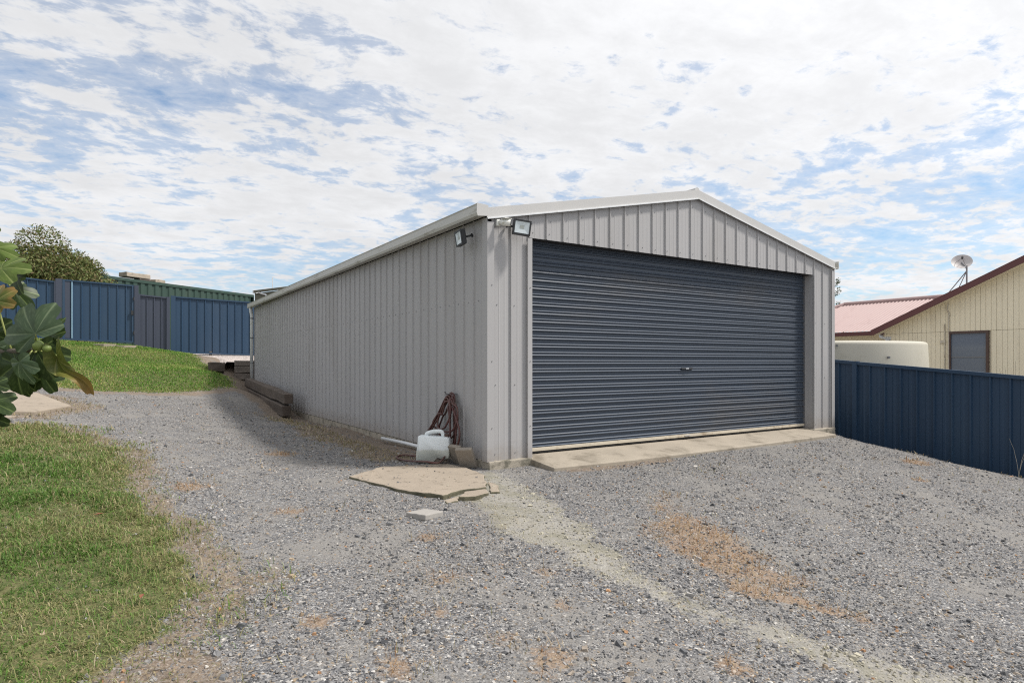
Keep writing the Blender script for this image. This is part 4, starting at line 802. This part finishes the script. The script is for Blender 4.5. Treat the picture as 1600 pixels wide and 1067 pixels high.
def fig_leaf(J, Tp, wid, typ, k):
    J, Tp = FL(J), FL(Tp); L = (Tp-J).length*(.95 if typ == 'y' else 1.08); y = (Tp-J).normalized()
    nrm = Vector((random.uniform(-.45, .45), -1, random.uniform(-.1, .8))); nrm = (nrm-y*nrm.dot(y)).normalized(); x = y.cross(nrm)
    lobes = [(0, 1.), (.92, .90), (-.92, .92), (1.8, .66), (-1.8, .64)] if wid > .5 else [(0, 1.), (.9, .35), (-.9, .35)]
    ang = sorted(set([round(a, 3) for a in np.linspace(-2.6, 2.6, 79)]+[round(l[0]+e, 3) for l in lobes for e in (-.035, 0, .035)])); RN = [0, .1, .19, .28, .37, .46, .55, .64, .73, .82, .91, 1.]
    V, C, F = [], [], []; a0, av = FC[typ]; ph = random.uniform(0, 6); base_c = np.array(a0)*random.uniform(.85, 1.15)
    for a in ang:
        r = max([.60*(1-.2*(abs(a)/2.6)**2)]+[l*(1-min(1, abs(a-t_)/.62)**2.6)**.55 if abs(a-t_) < .62 else 0 for t_, l in lobes])
        if abs(a) > 2.1: r = min(r, .56-.3*(abs(a)-2.1)/.5)
        r *= 1+.025*math.sin(a*19+ph)
        va = min(abs(a-t_) for t_, l in lobes)
        for q in RN:
            rr = r*q*L; px_ = math.sin(a)*rr*wid; py_ = math.cos(a)*rr
            dz = -.28*(rr*rr)/L-.03*L*math.sin(3*a+ph)*q*q+.05*L*min(1, va/.35)*q
            if typ == 'c': dz += .55*abs(px_)*2+.10*L*math.sin(py_/L*7+ph); px_ += .12*L*math.sin(py_/L*5.5+.5)
            V.append(J+x*px_+y*py_+nrm*dz)
            vein = 1. if va < .02 else (.35 if va < .04 else 0.)
            la_, lw_ = rr/L*math.cos(va), rr/L*math.sin(va); side = .8 if va > .03 and ((la_-1.0*lw_)*9) % 1 < .16 else 0
            c_ = base_c*(1+.3*mn.noise(Vector((px_*40+k*7, py_*40, ph)))); c_ = c_*(1-vein)+np.array(av)*vein; c_ = c_*(1-side*.3)+np.array(av)*side*.3
            if typ in 'bc': e_ = (q**3 if typ == 'b' else max(0, py_/L*1.3-.35)); e_ = min(1, e_*(.5+.7*mn.noise(Vector((px_*60, py_*60, k)))+.3)); e_ = max(0, e_); c_ = c_*(1-e_)+np.array((.28, .16, .05))*e_
            C.append(c_)
    m_ = len(RN)
    for i in range(len(ang)-1):
        for j in range(m_-1): F.append((i*m_+j, i*m_+j+1, (i+1)*m_+j+1, (i+1)*m_+j))
    o = link('leaf', np_mesh('leaf', np.array([tuple(v) for v in V]), np.array(F), FIGM, np.array(C), True), fig)
    # petiole back towards the nearest twig
    best = min((FL(p) for q in brs for p in smooth_path(q, 5)), key=lambda p: (p-J).length)
    M().tube(smooth_path([best, (best+J)/2+Vector((0, 0, -.008)), J+nrm*-.002], 4), .0028, 6).build('petiole', PETI, o, local=True, smooth=True)
PETI = pm('yellow_green_petiole', (.34, .37, .12), .5)
for k, (J, Tp, w, ty) in enumerate(LEAVES): fig_leaf(J, Tp, w, ty, k)
FIGF = pm('unripe_fig_skin', (.15, .20, .045), .5, var=.2)
for p, r in (((-1.655, 2.165, 1.148), .019), ((-1.624, 2.165, 1.138), .014)):
    c_ = FL(p); f_ = M().lathe([(r*.12, -r*1.2), (r*.5, -r*1.0), (r*.92, -r*.45), (r, .0), (r*.9, r*.45), (r*.55, r*.85), (r*.15, r*1.0)], 16, (0, 0, 0)).build('fig_fruit', FIGF, fig, local=True, smooth=True)
    f_.location = c_; f_.rotation_euler = (R(20), R(70), 0)
for k, (x, y) in enumerate(((-3.42, -.62), (-3.2, -2.2))):
    o = M().add([(0, 0, .012), (.03, .012, .02), (.06, 0, .014), (.03, -.012, .018), (.03, 0, .012)], [(0, 1, 4), (1, 2, 4), (2, 3, 4), (3, 0, 4)]).build('fallen_leaf', pm('dead_leaf_brown', (.20, .07, .035), .7), at=(0, 0, 0))
    o.location = (x, y, h1(x, y)+.035); o.rotation_euler = (0, 0, k*1.3); tag(o, ('reddish brown fallen leaf on the lawn farther from the camera', 'reddish brown fallen leaf on the lawn nearest the camera')[k], 'leaf', 'fallen leaves on the lawn')
